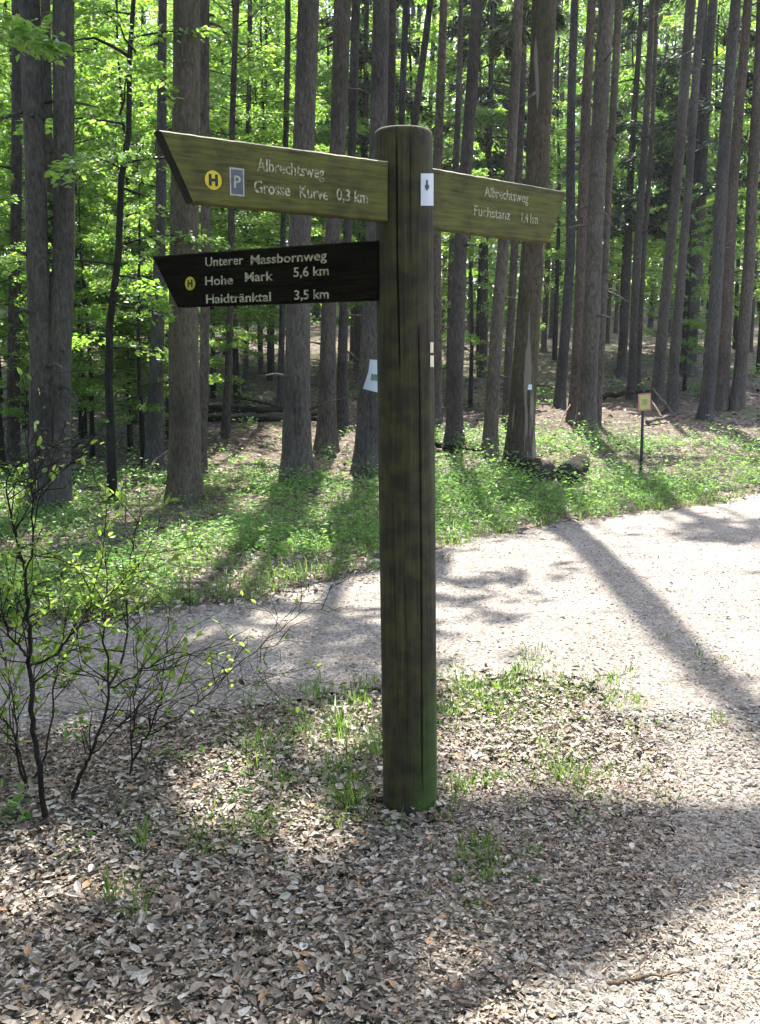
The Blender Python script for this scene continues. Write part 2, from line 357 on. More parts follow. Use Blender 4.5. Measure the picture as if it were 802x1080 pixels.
def wood_mat(name, dark, mid, pale, grain=(30, 30, 1.6), moss=None, green=0.0, spec=0.3):
    m, ns, ls = mat(name)
    v = coords(ns, ls, grain); n1 = noise(ns, ls, v, 1.0, 9, 0.70)
    v2 = coords(ns, ls, (1, 1, 1)); n2 = noise(ns, ls, v2, 7, 4)
    r = ramp(ns, [(0.33, dark), (0.5, mid), (0.70, pale)]); ls.new(n1.outputs[0], r.inputs[0])
    r2 = ramp(ns, [(0.32, (0.66, 0.66, 0.65)), (0.68, (1.2, 1.2, 1.15))]); ls.new(n2.outputs[0], r2.inputs[0])
    c = mixc(ns, ls, 1.0, r.outputs[0], r2.outputs[0], 'MULTIPLY')
    if green:
        n3 = noise(ns, ls, v2, 14, 5); r3 = ramp(ns, [(0.42, (0, 0, 0)), (0.62, (green,) * 3)]); ls.new(n3.outputs[0], r3.inputs[0])
        c = mixc(ns, ls, r3.outputs[0], c, (0.105, 0.115, 0.016))
    if moss:
        tc = ns.new('ShaderNodeTexCoord'); sx = ns.new('ShaderNodeSeparateXYZ'); ls.new(tc.outputs['Object'], sx.inputs[0])
        # algae low on the side that faces the open path
        z = nd(ns, 'ShaderNodeMapRange'); z.inputs[1].default_value = 0.75; z.inputs[2].default_value = 0.05; ls.new(sx.outputs[2], z.inputs[0])
        x = nd(ns, 'ShaderNodeMapRange'); x.inputs[1].default_value = -0.02; x.inputs[2].default_value = 0.09; ls.new(sx.outputs[0], x.inputs[0])
        q = nd(ns, 'ShaderNodeMath', operation='MULTIPLY'); ls.new(z.outputs[0], q.inputs[0]); ls.new(x.outputs[0], q.inputs[1])
        q2 = nd(ns, 'ShaderNodeMath', operation='MULTIPLY'); ls.new(q.outputs[0], q2.inputs[0]); ls.new(n2.outputs[0], q2.inputs[1])
        r4 = ramp(ns, [(0.06, (0, 0, 0)), (0.42, (0.8,) * 3)]); ls.new(q2.outputs[0], r4.inputs[0])
        c = mixc(ns, ls, r4.outputs[0], c, moss)
    finish(ns, ls, c, 0.8, n1.outputs[0], 0.7, 0.006, spec); return m
M['post'] = wood_mat('weathered_post_wood', (0.014, 0.0105, 0.006), (0.033, 0.025, 0.014), (0.066, 0.051, 0.029), (120, 120, 3.0), (0.050, 0.095, 0.012), 0.22)
M['posttop'] = wood_mat('grey_end_grain', (0.16, 0.15, 0.12), (0.30, 0.28, 0.23), (0.42, 0.40, 0.34), (40, 40, 40))
M['board'] = wood_mat('mossy_board_wood', (0.038, 0.034, 0.009), (0.090, 0.083, 0.019), (0.148, 0.135, 0.038), (5, 9, 95), None, 0.4)
M['board_end'] = wood_mat('shaded_end_grain', (0.010, 0.008, 0.006), (0.018, 0.015, 0.011), (0.03, 0.026, 0.02), (40, 40, 40))  # cut tips coloured darker for the shade they stand in
M['board_top'] = wood_mat('sunlit_board_edge', (0.14, 0.13, 0.08), (0.28, 0.27, 0.18), (0.46, 0.44, 0.34), (4, 40, 40))  # pale colour paints the sunlight along the top edges
M['board_shaded'] = wood_mat('shaded_board_wood', (0.003, 0.0026, 0.0018), (0.008, 0.0066, 0.0042), (0.018, 0.015, 0.009), (5, 9, 95), None, 0.0, 0.05)  # near-black colour stands in for the shade on the lower board
def plain(name, col, rough=0.6, var=0.15, scale=40):
    m, ns, ls = mat(name); v = coords(ns, ls, (1, 1, 1)); n = noise(ns, ls, v, scale, 4)
    r = ramp(ns, [(0.3, tuple(c * (1 - var * 1.6) for c in col)), (0.7, tuple(min(1, c * (1 + var)) for c in col))]); ls.new(n.outputs[0], r.inputs[0])
    finish(ns, ls, r.outputs[0], rough, None); return m
def worn(name, paint, bare, sc, lo, hi):
    m, ns, ls = mat(name); v = coords(ns, ls, (1, 1, 1)); n = noise(ns, ls, v, sc, 5, 0.7)
    r = ramp(ns, [(lo, bare), (hi, paint)]); ls.new(n.outputs[0], r.inputs[0]); finish(ns, ls, r.outputs[0], 0.75, None); return m
M['letter'] = worn('worn_cream_lettering', (0.44, 0.42, 0.29), (0.12, 0.11, 0.04), 75, 0.42, 0.57)
M['letter_low'] = worn('grey_lettering', (0.44, 0.42, 0.30), (0.05, 0.045, 0.03), 75, 0.36, 0.52)
M['letter_faint'] = worn('faint_cream_lettering', (0.46, 0.43, 0.29), (0.13, 0.12, 0.045), 110, 0.40, 0.53)
M['dullwhite'] = worn('weathered_white', (0.42, 0.42, 0.34), (0.26, 0.26, 0.20), 60, 0.35, 0.6)
M['yellow'] = plain('yellow_disc', (0.62, 0.47, 0.02), 0.5, 0.12)
M['yellow_dim'] = plain('dull_yellow_disc', (0.50, 0.40, 0.03), 0.5, 0.2)  # duller yellow for the disc on the lower board
M['black'] = plain('black_letter', (0.02, 0.02, 0.02), 0.6)
M['white'] = plain('white_plastic', (0.78, 0.77, 0.73), 0.5, 0.06)
M['greyblue'] = plain('faded_blue_panel', (0.095, 0.10, 0.125), 0.5, 0.12)
M['pink'] = plain('pink_border', (0.50, 0.20, 0.17), 0.5, 0.1)
M['signyellow'] = plain('yellow_panel', (0.55, 0.46, 0.16), 0.5, 0.1)
M['metal'] = plain('green_grey_metal', (0.035, 0.045, 0.04), 0.5, 0.2)
M['paper'] = plain('white_sheet', (0.55, 0.57, 0.58), 0.6, 0.05)
M['greenprint'] = plain('green_print', (0.12, 0.22, 0.14), 0.6)
M['cream'] = plain('cream_strip', (0.70, 0.62, 0.42), 0.6, 0.1)
M['endgrain'] = wood_mat('log_end_grain', (0.016, 0.013, 0.009), (0.04, 0.031, 0.022), (0.075, 0.06, 0.044), (30, 30, 30))

# ------------------------------------------------------------------ ground and path
def axis(vals):
    out = []
    for a, b, st in vals: out += list(np.arange(a, b, st))
    return np.array(out + [vals[-1][1]])
gx = axis([(-140, -30, 6), (-30, -8, 1.0), (-8, 8, 0.12), (8, 30, 1.0), (30, 140, 6)])
gy = axis([(-60, -4, 4), (-4, 1, 0.5), (1, 18, 0.12), (18, 45, 0.5), (45, 200, 5)])
X, Y = np.meshgrid(gx, gy); Z = terrain(X, Y)
sdr = road_sd(X, Y); Z = Z - np.clip(-sdr, 0, 0.1) * 0.1
mb = MB(); nx = len(gx); i = np.arange(len(gy) - 1)[:, None] * nx; j = np.arange(nx - 1)[None, :]
F = np.stack([i + j, i + j + 1, i + nx + j + 1, i + nx + j], -1).reshape(-1, 4)
mb.add(np.stack([X, Y, Z], -1), F); g = mb.build('ground', M['floor']); g['kind'] = 'structure'; g['label'] = 'brown forest floor under the trees'

st = 0.05
px_ = np.arange(-9.5, 17, st); py_ = np.arange(-2.5, 22, st)
X, Y = np.meshgrid(px_, py_); S = road_sd(X, Y)
gyd, gxd = np.gradient(S, st); gl = np.hypot(gxd, gyd) + 1e-6
out = S > 0
X2 = np.where(out, X - gxd / gl * np.clip(S, 0, st * 1.5), X); Y2 = np.where(out, Y - gyd / gl * np.clip(S, 0, st * 1.5), Y)
Z = terrain(X2, Y2) + 0.004 + np.clip(-S * 0.05, 0, 0.03) + (fbm(X2 * 9, Y2 * 9, 41) - 0.5) * 0.012 * np.clip(-S * 4, 0, 1) + 0.004
nx = len(px_); ok = S < st * 1.4
q = ok[:-1, :-1] & ok[1:, :-1] & ok[:-1, 1:] & ok[1:, 1:]
ii, jj = np.nonzero(q); b = ii * nx + jj
F = np.stack([b, b + 1, b + nx + 1, b + nx], -1)
used = np.unique(F); remap = np.full(X.size, -1); remap[used] = np.arange(len(used))
mb = MB(); mb.add(np.stack([X2, Y2, Z], -1).reshape(-1, 3)[used], remap[F])
pth = mb.build('path', M['gravel']); pth['kind'] = 'structure'; pth['label'] = 'pale gravel forest road curving past the signpost'
def surf(x, y):
    s = road_sd(x, y)
    return terrain(x, y) + np.where(s < 0, 0.008 + np.clip(-s * 0.05, 0, 0.03), 0.0)

# ------------------------------------------------------------------ scattered stuff on the ground
def frustum_pts(n, y0, y1, pad=0.3, power=1.0):
    y = y0 + (y1 - y0) * rng.random(n) ** power
    half = 0.372 * (y * 0.99 + 0.23) + pad
    return (rng.random(n) * 2 - 1) * half, y
def clump(x, y, sc, seed, lo, hi): return np.clip((fbm(x * sc, y * sc, seed) - lo) / (hi - lo), 0, 1)

# dead leaves
mb = MB()
def litter(n, y0, y1, size, pad=0.3, shape=9):
    x, y = frustum_pts(n, y0, y1, pad); s = road_sd(x, y)
    island = np.clip((s + 0.05) / 0.25, 0, 1)
    dens = np.where(s > 0, 1.0, 0.03 + 0.45 * np.exp(s * 7.0))
    dens = np.where((s < 0) & (y < 4.4), np.maximum(dens, 0.07 + 0.38 * clump(x, y, 1.8, 51, 0.47, 0.66)), dens)
    dens = np.where(y > 6.5, dens * 0.55, dens); dens = np.where((np.abs(s) < 0.28) & (y > 6), 1.0, dens)
    k = rng.random(n) < dens; x, y, s = x[k], y[k], s[k]; n = len(x)
    L = size * (0.35 + 1.15 * rng.random(n) ** 1.4) * np.where(s < -0.1, 0.7, 1) * np.where((x > 0.05) & (y < 4.0), 0.72, 1); W = L * (0.30 + 0.45 * rng.random(n))
    a = rng.random(n) * 2 * math.pi; tilt = np.abs(rng.normal(0, 0.36, n)); ta = rng.random(n) * 2 * math.pi
    N = np.stack([np.sin(tilt) * np.cos(ta), np.sin(tilt) * np.sin(ta), np.cos(tilt)], -1)
    D = np.stack([np.cos(a), np.sin(a), np.zeros(n)], -1); D = unit(D - N * (D * N).sum(-1, keepdims=True))
    P = np.stack([x, y, surf(x, y) + 0.004 + 0.022 * rng.random(n) * np.where(s > 0, 1, 0.4) + np.sin(tilt) * L * 0.35], -1) - D * L[:, None] * 0.5
    v = np.clip(rng.beta(1.35, 1.45, n) * 0.98 + 0.10 * (fbm(x * 1.5, y * 1.5, 60) - 0.5), 0, 0.94)
    v = v * np.where(y > 8.5, 0.62, 1.0)  # farther leaves coloured darker, painting in the shade under the trees
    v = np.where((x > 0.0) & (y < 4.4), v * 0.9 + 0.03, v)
    red = rng.random(n) < 0.025; v = np.where(red, 1.0, v)
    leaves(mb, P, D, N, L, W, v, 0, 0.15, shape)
litter(30000, 1.9, 4.9, 0.031); litter(60000, 1.9, 4.6, 0.015, 0.3, 4); litter(16000, 1.9, 4.9, 0.022); litter(22000, 4.9, 8.5, 0.044, 0.8); litter(16000, 8.5, 20, 0.075, 2.0, 4); litter(9000, 20, 40, 0.12, 2.0, 4)
n = 130; a = rng.random(n) * 2 * math.pi; r_ = 0.103 + 0.10 * rng.random(n) ** 1.6; x = 0.112 + r_ * np.cos(a); y = 3.585 + r_ * np.sin(a); z_ = 0.045 * np.exp(-(r_ - 0.1) * 30) * rng.random(n)
N = unit(np.stack([np.cos(a) * 0.6 + rng.normal(0, .35, n), np.sin(a) * 0.6 + rng.normal(0, .35, n), np.ones(n)], -1)); D = rng.normal(size=(n, 3)); D = unit(D - N * (D * N).sum(-1, keepdims=True)); L = 0.022 + 0.03 * rng.random(n)
leaves(mb, np.stack([x, y, surf(x, y) + 0.012 + z_], -1), D, N, L, L * 0.6, np.clip(rng.beta(1.2, 2.2, n), 0, 0.8), 0, 0.15, 9)
# brown spruce needles and chaff on the grit
n = 70000; x, y = frustum_pts(n, 1.9, 5.6, 0.3); s_ = road_sd(x, y); k = rng.random(n) < np.where(s_ < 0.35, 0.25 + 0.75 * clump(x, y, 1.1, 57, 0.42, 0.62), 0.15) * np.where(y > 4.4, 0.45, 1); x, y = x[k], y[k]; n = len(x)
a = rng.random(n) * 2 * math.pi; L = 0.012 + 0.035 * rng.random(n) ** 2
leaves(mb, np.stack([x, y, surf(x, y) + 0.006 + 0.012 * rng.random(n)], -1), np.stack([np.cos(a), np.sin(a), rng.normal(0, 0.12, n)], -1), unit(np.stack([rng.normal(0, .3, n), rng.normal(0, .3, n), np.ones(n)], -1)), L, 0.0022 + 0.002 * rng.random(n), np.where(rng.random(n) < 0.5, 0.97, 0.35 + 0.3 * rng.random(n)))
o = mb.build('leaf_litter', M['litter']); o['kind'] = 'stuff'; o['label'] = 'dry brown and grey beech leaves strewn over the ground'

# stones
mb = MB()
def stones(n, y0, y1, smin, smax, pad=0.2):
    x, y = frustum_pts(n, y0, y1, pad); s = road_sd(x, y)
    dens = np.where(s < 0, 0.75, 0.40 * np.exp(-s * 1.2) + 0.12)
    k = rng.random(n) < dens; x, y = x[k], y[k]; n = len(x)
    sz = smin + (smax - smin) * rng.random(n) ** 2.6
    base = np.array([[1, 0, 0], [0.35, 0.95, 0.05], [-0.8, 0.6, 0], [-0.9, -0.5, 0.05], [0.2, -1, 0], [0.15, 0.1, 0.75], [-0.35, -0.1, 0.68], [0.0, 0, -0.5]])
    B = base[None] * (1 + 0.30 * rng.normal(size=(n, 8, 1))) * np.stack([0.8 + 0.5 * rng.random(n), 0.6 + 0.4 * rng.random(n), 0.35 + 0.4 * rng.random(n)], -1)[:, None]
    a = rng.random(n) * 2 * math.pi; c, sn = np.cos(a), np.sin(a)
    V = np.stack([B[..., 0] * c[:, None] - B[..., 1] * sn[:, None], B[..., 0] * sn[:, None] + B[..., 1] * c[:, None], B[..., 2]], -1) * sz[:, None, None] * 0.5
    V += np.stack([x, y, surf(x, y) + sz * 0.12], -1)[:, None]
    F = np.array([[0, 1, 5], [1, 6, 5], [1, 2, 6], [2, 3, 6], [3, 4, 6], [4, 5, 6], [4, 0, 5], [1, 0, 7], [2, 1, 7], [3, 2, 7], [4, 3, 7], [0, 4, 7]])
    mb.add(V, (np.arange(n)[:, None, None] * 8 + F[None]).reshape(-1, 3), 0, np.repeat(np.clip(rng.normal(0.5, 0.25, n), 0, 1), 8), False)
stones(72000, 1.9, 4.6, 0.006, 0.036); stones(30000, 4.6, 9.5, 0.007, 0.022); stones(5000, 9.5, 14, 0.010, 0.03)
o = mb.build('gravel', M['stone']); o['kind'] = 'stuff'; o['label'] = 'loose grey gravel stones on the path and around the post'

# grass
mb = MB()
def tuft(cx, cy_, n, h, spread):
    a = rng.random(n) * 2 * math.pi; r = spread * np.sqrt(rng.random(n)); x = cx + r * np.cos(a); y = cy_ + r * np.sin(a)
    base = np.stack([x, y, surf(x, y)], -1); H = h * (0.45 + 0.8 * rng.random(n)); out = (0.2 + 1.0 * rng.random(n)) * H
    d = np.stack([np.cos(a), np.sin(a), np.zeros(n)], -1) + rng.normal(0, 0.5, (n, 3)) * [1, 1, 0]; d = unit(d)
    s = np.cross(d, [0, 0, 1.0]); w_ = (0.0013 + 0.0020 * rng.random(n))[:, None]
    m_ = base + d * (out * 0.35)[:, None] + np.array([0, 0, 1.0]) * (H * 0.62)[:, None]; t_ = base + d * out[:, None] + np.array([0, 0, 1.0]) * (H * (0.75 + 0.25 * rng.random(n)))[:, None]
    V = np.stack([base - s * w_, base + s * w_, m_ + s * w_, m_ - s * w_, t_], 1); b = np.arange(n)[:, None] * 5
    v = np.repeat(np.clip(rng.normal(0.5, 0.25, n), 0, 1), 5)
    mb.add(V, b + np.array([[0, 1, 2, 3]]), 0, v, False); mb.T.append((b + np.array([[3, 2, 4]]) + mb.n - V.size // 3, 0, False))
def tufts_px(px, py, rx, ry, n, blades, h, sp):
    for _ in range(n):
        p = ground(px + rng.normal() * rx, py + rng.normal() * ry); k_ = 0.35 + 0.9 * rng.random(); tuft(p[0] + rng.normal() * 0.05, p[1] + rng.normal() * 0.08, int(blades * (0.4 + 0.9 * k_)), h * k_ * 0.70, sp * (0.7 + 0.9 * rng.random()))
for a in [(525, 935, 22, 9, 9, 32, 0.085, 0.05), (350, 850, 28, 14, 11, 26, 0.12, 0.05), (615, 810, 24, 16, 12, 30, 0.10, 0.06), (500, 745, 30, 14, 14, 30, 0.11, 0.06), (560, 720, 40, 8, 14, 24, 0.08, 0.06),
          (150, 945, 10, 10, 4, 16, 0.15, 0.03), (480, 840, 8, 8, 4, 16, 0.10, 0.04), (435, 868, 12, 4, 4, 14, 0.09, 0.03), (300, 780, 40, 16, 12, 26, 0.12, 0.06), (380, 775, 14, 14, 8, 26, 0.13, 0.05),
          (720, 770, 28, 5, 7, 16, 0.05, 0.06), (640, 745, 22, 8, 6, 16, 0.06, 0.06), (270, 895, 14, 8, 5, 16, 0.11, 0.04), (345, 970, 12, 4, 3, 12, 0.06, 0.04), (215, 890, 10, 10, 4, 14, 0.10, 0.03),
          (520, 810, 25, 20, 8, 16, 0.07, 0.05), (640, 850, 30, 10, 5, 14, 0.05, 0.05), (730, 700, 30, 10, 5, 10, 0.05, 0.06), (340, 745, 60, 8, 16, 22, 0.10, 0.07), (540, 730, 60, 14, 26, 14, 0.07, 0.09), (520, 780, 50, 26, 24, 9, 0.06, 0.10), (330, 820, 60, 40, 22, 9, 0.07, 0.10), (620, 800, 50, 22, 18, 9, 0.05, 0.10), (250, 860, 70, 40, 14, 8, 0.07, 0.10), (690, 770, 50, 16, 10, 8, 0.04, 0.10), (545, 728, 55, 14, 60, 16, 0.055, 0.09), (500, 765, 25, 22, 40, 12, 0.05, 0.09), (600, 790, 40, 22, 34, 10, 0.045, 0.09), (350, 770, 50, 18, 40, 14, 0.06, 0.09), (330, 850, 30, 30, 20, 10, 0.055, 0.08)]:
    tufts_px(*a)
# road verge grass
x, y = frustum_pts(5200, 6.2, 15.5, 1.2); s = road_sd(x, y)
far_side = (y > 4.8 + 1.05 * (x + 1.5)) | (y > 10)
k = (s > -0.04) & far_side & (rng.random(len(x)) < np.exp(-np.clip(s, 0, 9) * 0.55) * (0.35 + 0.65 * clump(x, y, 0.9, 71, 0.35, 0.6)))
for a, b_ in zip(x[k], y[k]): tuft(a, b_, 13, 0.06 + 0.10 * rng.random(), 0.10)
o = mb.build('grass', M['grass']); o['kind'] = 'stuff'; o['label'] = 'short green grass in tufts by the post and along the road edge'

# undergrowth: leafy herbs on the verge and forest edge
mb = MB()
def herbs(n, y0, y1, hmin, hmax, cond, leafL, pad=1.5, nl=(9, 18)):
    x, y = frustum_pts(n, y0, y1, pad); s = road_sd(x, y); k = cond(x, y, s); x, y = x[k], y[k]
    cnt = rng.integers(nl[0], nl[1], len(x)); idx = np.repeat(np.arange(len(x)), cnt); m_ = len(idx)
    H = (hmin + (hmax - hmin) * rng.random(len(x)) ** 1.5)[idx]
    t = 0.15 + 0.85 * rng.random(m_); a = rng.random(m_) * 2 * math.pi; sp = H * (0.15 + 0.35 * rng.random(m_))
    P = np.stack([x[idx] + np.cos(a) * sp, y[idx] + np.sin(a) * sp, surf(x, y)[idx] + H * t], -1)
    D = np.stack([np.cos(a), np.sin(a), rng.normal(0.05, 0.35, m_)], -1); N = unit(np.stack([rng.normal(0, .45, m_), rng.normal(0, .45, m_), np.ones(m_)], -1))
    L = leafL * (0.5 + rng.random(m_))
    leaves(mb, P, D, N, L, L * 0.55, np.clip(rng.normal(0.5, 0.25, m_) + 0.15 * (t - 0.5), 0, 1))
fs = lambda x, y: (y > 4.6 + 1.05 * (x + 1.6)) | (y > 10.5)
def no_log(x, y): return ~((np.abs(x - 2.4 * y / 13.6) < 0.42) & (y > 12.5) & (y < 14.2))
herbs(13000, 5.6, 13.5, 0.04, 0.20, lambda x, y, s: (s > 0.08) & fs(x, y) & no_log(x, y) & (rng.random(len(x)) < np.where(x < 0.2, 0.10, 0.22) + 0.75 * clump(x, y, 0.9, 81, 0.40, 0.58)), 0.036)
herbs(900, 7.0, 13.5, 0.18, 0.38, lambda x, y, s: (s > 0.7) & fs(x, y) & no_log(x, y) & (rng.random(len(x)) < clump(x, y, 0.8, 87, 0.50, 0.62)), 0.05)
herbs(5600, 11, 17.5, 0.08, 0.45, lambda x, y, s: (s > 0.3) & no_log(x, y) & (rng.random(len(x)) < (0.2 + 0.8 * clump(x, y, 0.6, 83, 0.40, 0.6)) * np.where(x > 0.3, 1, 0.25)), 0.05)
herbs(1500, 17, 30, 0.15, 0.5, lambda x, y, s: rng.random(len(x)) < clump(x, y, 0.4, 85, 0.50, 0.62) * np.where(x > 1, 0.8, 0.35), 0.09)
herbs(260, 3.4, 5.6, 0.06, 0.30, lambda x, y, s: (s > 0.0) & (x < -0.9 - 0.1 * y), 0.04)
herbs(1500, 2.9, 5.2, 0.015, 0.07, lambda x, y, s: (s > 0.05) & (x > -1.6) & (rng.random(len(x)) < clump(x, y, 2.2, 89, 0.52, 0.66) * np.clip((y - 2.9) / 1.2, 0.1, 1)), 0.022, 0.2, (4, 9))
o = mb.build('undergrowth', M['herb']); o['kind'] = 'stuff'; o['label'] = 'leafy green herbs and weeds along the forest edge'

# ------------------------------------------------------------------ trees
def trunk_mesh(mb, P, rads, seed, flare=0.35, mat_i=0, seg=26, knots=10, knot_top=9.0):
    """trunk along polyline P (world) with radii, root flare and uneven surface"""
    g = np.random.default_rng(seed)
    P = np.asarray(P, float); d = np.concatenate([[0], np.cumsum(np.linalg.norm(np.diff(P, axis=0), axis=1))])
    u = np.unique(np.concatenate([np.arange(0, min(d[-1], 1.2), 0.08), np.arange(1.2, min(d[-1], 9), 0.3), np.arange(9, max(d[-1], 9.1), 1.2), [d[-1]]])); u = u[u <= d[-1]]
    C = np.stack([np.interp(u, d, P[:, k]) for k in range(3)], -1)
    C[:, 0] += 0.02 * np.sin(u * 0.9 + seed); C[:, 1] += 0.02 * np.sin(u * 0.7 + 2 * seed)
    r = np.interp(u, d, rads); th = np.linspace(0, 2 * math.pi, seg, endpoint=False)
    lob = 0.5 + 0.5 * np.cos(th * g.integers(3, 6) + g.random() * 6) + 0.3 * np.cos(th * 7 + seed)
    fl = flare * np.exp(-u / 0.28)
    rr = r[:, None] * (1 + fl[:, None] * (0.45 + lob[None])) * (1 + 0.045 * (vnoise(th[None] * 2.2 + seed, u[:, None] * 1.1, seed) - 0.5) * 2 + 0.03 * (vnoise(th[None] * 6 + seed, u[:, None] * 5, seed + 3) - 0.5) * 2)
    V = np.stack([C[:, 0, None] + rr * np.cos(th), C[:, 1, None] + rr * np.sin(th), np.broadcast_to(C[:, 2, None], rr.shape)], -1)
    V[0, :, 2] -= 0.25
    n = len(u); i = np.arange(n - 1)[:, None] * seg; j = np.arange(seg)[None]; k = (j + 1) % seg
    mb.add(V, np.stack([i + j, i + k, i + seg + k, i + seg + j], -1).reshape(-1, 4), mat_i)
    for _ in range(knots):   # short dead snags
        h = 0.8 + g.random() * (knot_top - 0.8)
        if h > d[-1] * 0.9: continue
        c = np.array([np.interp(h, d, P[:, q]) for q in range(3)]); a = g.random() * 6.283; R0 = np.interp(h, d, rads)
        dr = np.array([math.cos(a), math.sin(a), g.normal(-0.1, 0.25)]); ln = 0.05 + 0.5 * g.random() ** 3
        add_tube(mb, [c + dr * R0 * 0.7, c + dr * (R0 + ln * 0.5), c + dr * (R0 + ln) + np.array([0, 0, -0.12 * ln])], [0.022, 0.014, 0.006], 6, mat_i)

def spruce_crown_quads(mb, P, d, rads, h0, h1, rmax, nbr, per, g, shade=True, limb=None, wq=0.10, ls_=1.0):
    """drooping needle sprays on whorled branches around the stem polyline"""
    hb = h0 + (h1 - h0) * g.random(nbr) ** 1.05; t = (hb - h0) / (h1 - h0)
    Lb = rmax * (0.55 + 0.45 * np.minimum(t * 5, 1)) * (1 - t ** 1.4 * 0.9) * (0.75 + 0.4 * g.random(nbr)); a = g.random(nbr) * 2 * math.pi
    C = np.stack([np.interp(hb, d, P[:, k]) for k in range(3)], -1)
    droop = 0.10 + 0.25 * (1 - t)
    idx = np.repeat(np.arange(nbr), per); m_ = len(idx); u = 0.12 + 0.88 * np.sqrt(g.random(m_)); lat = (g.random(m_) * 2 - 1)
    dirv = np.stack([np.cos(a), np.sin(a), np.zeros(nbr)], -1); sid = np.stack([-np.sin(a), np.cos(a), np.zeros(nbr)], -1)
    L = Lb[idx]; latw = lat * 0.36 * L * (1.15 - u) + lat * 0.08
    Q = C[idx] + dirv[idx] * (u * L)[:, None] + sid[idx] * latw[:, None] + np.array([0, 0, 1.0]) * (-(droop[idx] * L * u ** 1.5) + 0.10 * L * u * (1 - u) - np.abs(latw) * 0.25 + g.normal(0, 0.05, m_))[:, None]
    D = dirv[idx] * 0.55 + sid[idx] * (np.sign(lat) * 0.8)[:, None] + np.array([0, 0, -1.0]) * (0.15 + 0.5 * g.random(m_))[:, None] + g.normal(0, 0.2, (m_, 3))
    N = unit(np.array([0, 0, 1.0]) + g.normal(0, 0.45, (m_, 3)))
    ln = (0.20 + 0.22 * g.random(m_)) * ls_; Du = unit(D) * ln[:, None]
    keep = shade_keep(Q, Q + Du * 0.5, Q + Du) if shade else np.ones(m_, bool)
    Q, D, N, ln = Q[keep], D[keep], N[keep], ln[keep]; m_ = len(Q)
    if m_: leaves(mb, Q, D, N, ln, wq * (0.7 + 0.6 * g.random(m_)), np.clip(g.normal(0.45, 0.25, m_), 0, 1), 0, 0.1)
    if limb is not None:
        for k in range(0, nbr, 2):
            us = np.linspace(0, 1, 5)
            pts = C[k] + dirv[k] * (us * Lb[k] * 0.9)[:, None] + np.array([0, 0, 1.0]) * (-(droop[k] * Lb[k] * us ** 1.5) + 0.1 * Lb[k] * us * (1 - us))[:, None]
            if shade and shade_at(pts).min() < 0.5: continue
            add_tube(limb, pts, np.linspace(0.028, 0.006, 5), 5)

SPR = []
def spruce(label, bx, by, wb, tx, wt, bark='bark', mids=(), group='spruces standing along the road', height=None, name='spruce_tree', crown=True, y_dist=None, seed=None, kn=12, low=None):
    seed = seed if seed is not None else len(SPR) * 7 + 3; g = np.random.default_rng(seed)
    if y_dist is None: B = ground(bx, by)
    else: B = at_y(bx, by, y_dist); B[2] = float(terrain(B[0], B[1]))
    dep = (B - EYE) @ FW
    r0 = wb / 2 / FPX * dep
    pts = [B]; rad = [r0]
    for (mx, my, mw) in mids:
        p = at_y(mx, my, B[1]); pts.append(p); rad.append(mw / 2 / FPX * ((p - EYE) @ FW))
    T = at_y(tx, 0, B[1]); rt = wt / 2 / FPX * ((T - EYE) @ FW); pts.append(T); rad.append(rt)
    H = height or (17 + 26 * r0 + 2 * g.random())
    if B[1] > 16.2: H = min(H, max(B[1] * 0.34 + 4.5, (B[1] - 9.5) / 0.62) + g.random())
    ax = unit(T - pts[-2]) if len(pts) > 2 else unit(T - B)
    k = (H - (T[2] - B[2]))
    if k > 1: pts += [T + ax * k * 0.6, T + ax * k]; rad += [rt * 0.6, 0.03]
    P = np.array(pts); d = np.concatenate([[0], np.cumsum(np.linalg.norm(np.diff(P, axis=0), axis=1))])
    root = thing(name, label, 'tree', B, group)
    mb = MB(); trunk_mesh(mb, P, rad, seed, 0.38, 0, 26, kn)
    tr = None
    if crown:
        cb = MB(); near = B[1] < 25
        vis = 1.62 + B[1] * 0.325 - B[2]
        h0 = max(8.0, min(vis + 1.2, H * 0.55)) if near else H * 0.45
        spruce_crown_quads(cb, P, d, rad, h0, d[-1], 2.9 if r0 > 0.13 else 1.9, 46 if r0 > 0.13 else 30, 340 if near else 120, g, True, mb)
        if cb.n: cb.build('crown', M['spruce'], root, B)
    if low:
        lb = MB(); spruce_crown_quads(lb, P, d, rad, low[0], low[1], low[2], low[3], 1100, g, False, mb, 0.028, 0.42); lb.build('bough', M['spruce'], root, B)
    tr = mb.build('trunk', M[bark], root, B)
    SPR.append((root, B, r0)); return root, P, d, rad
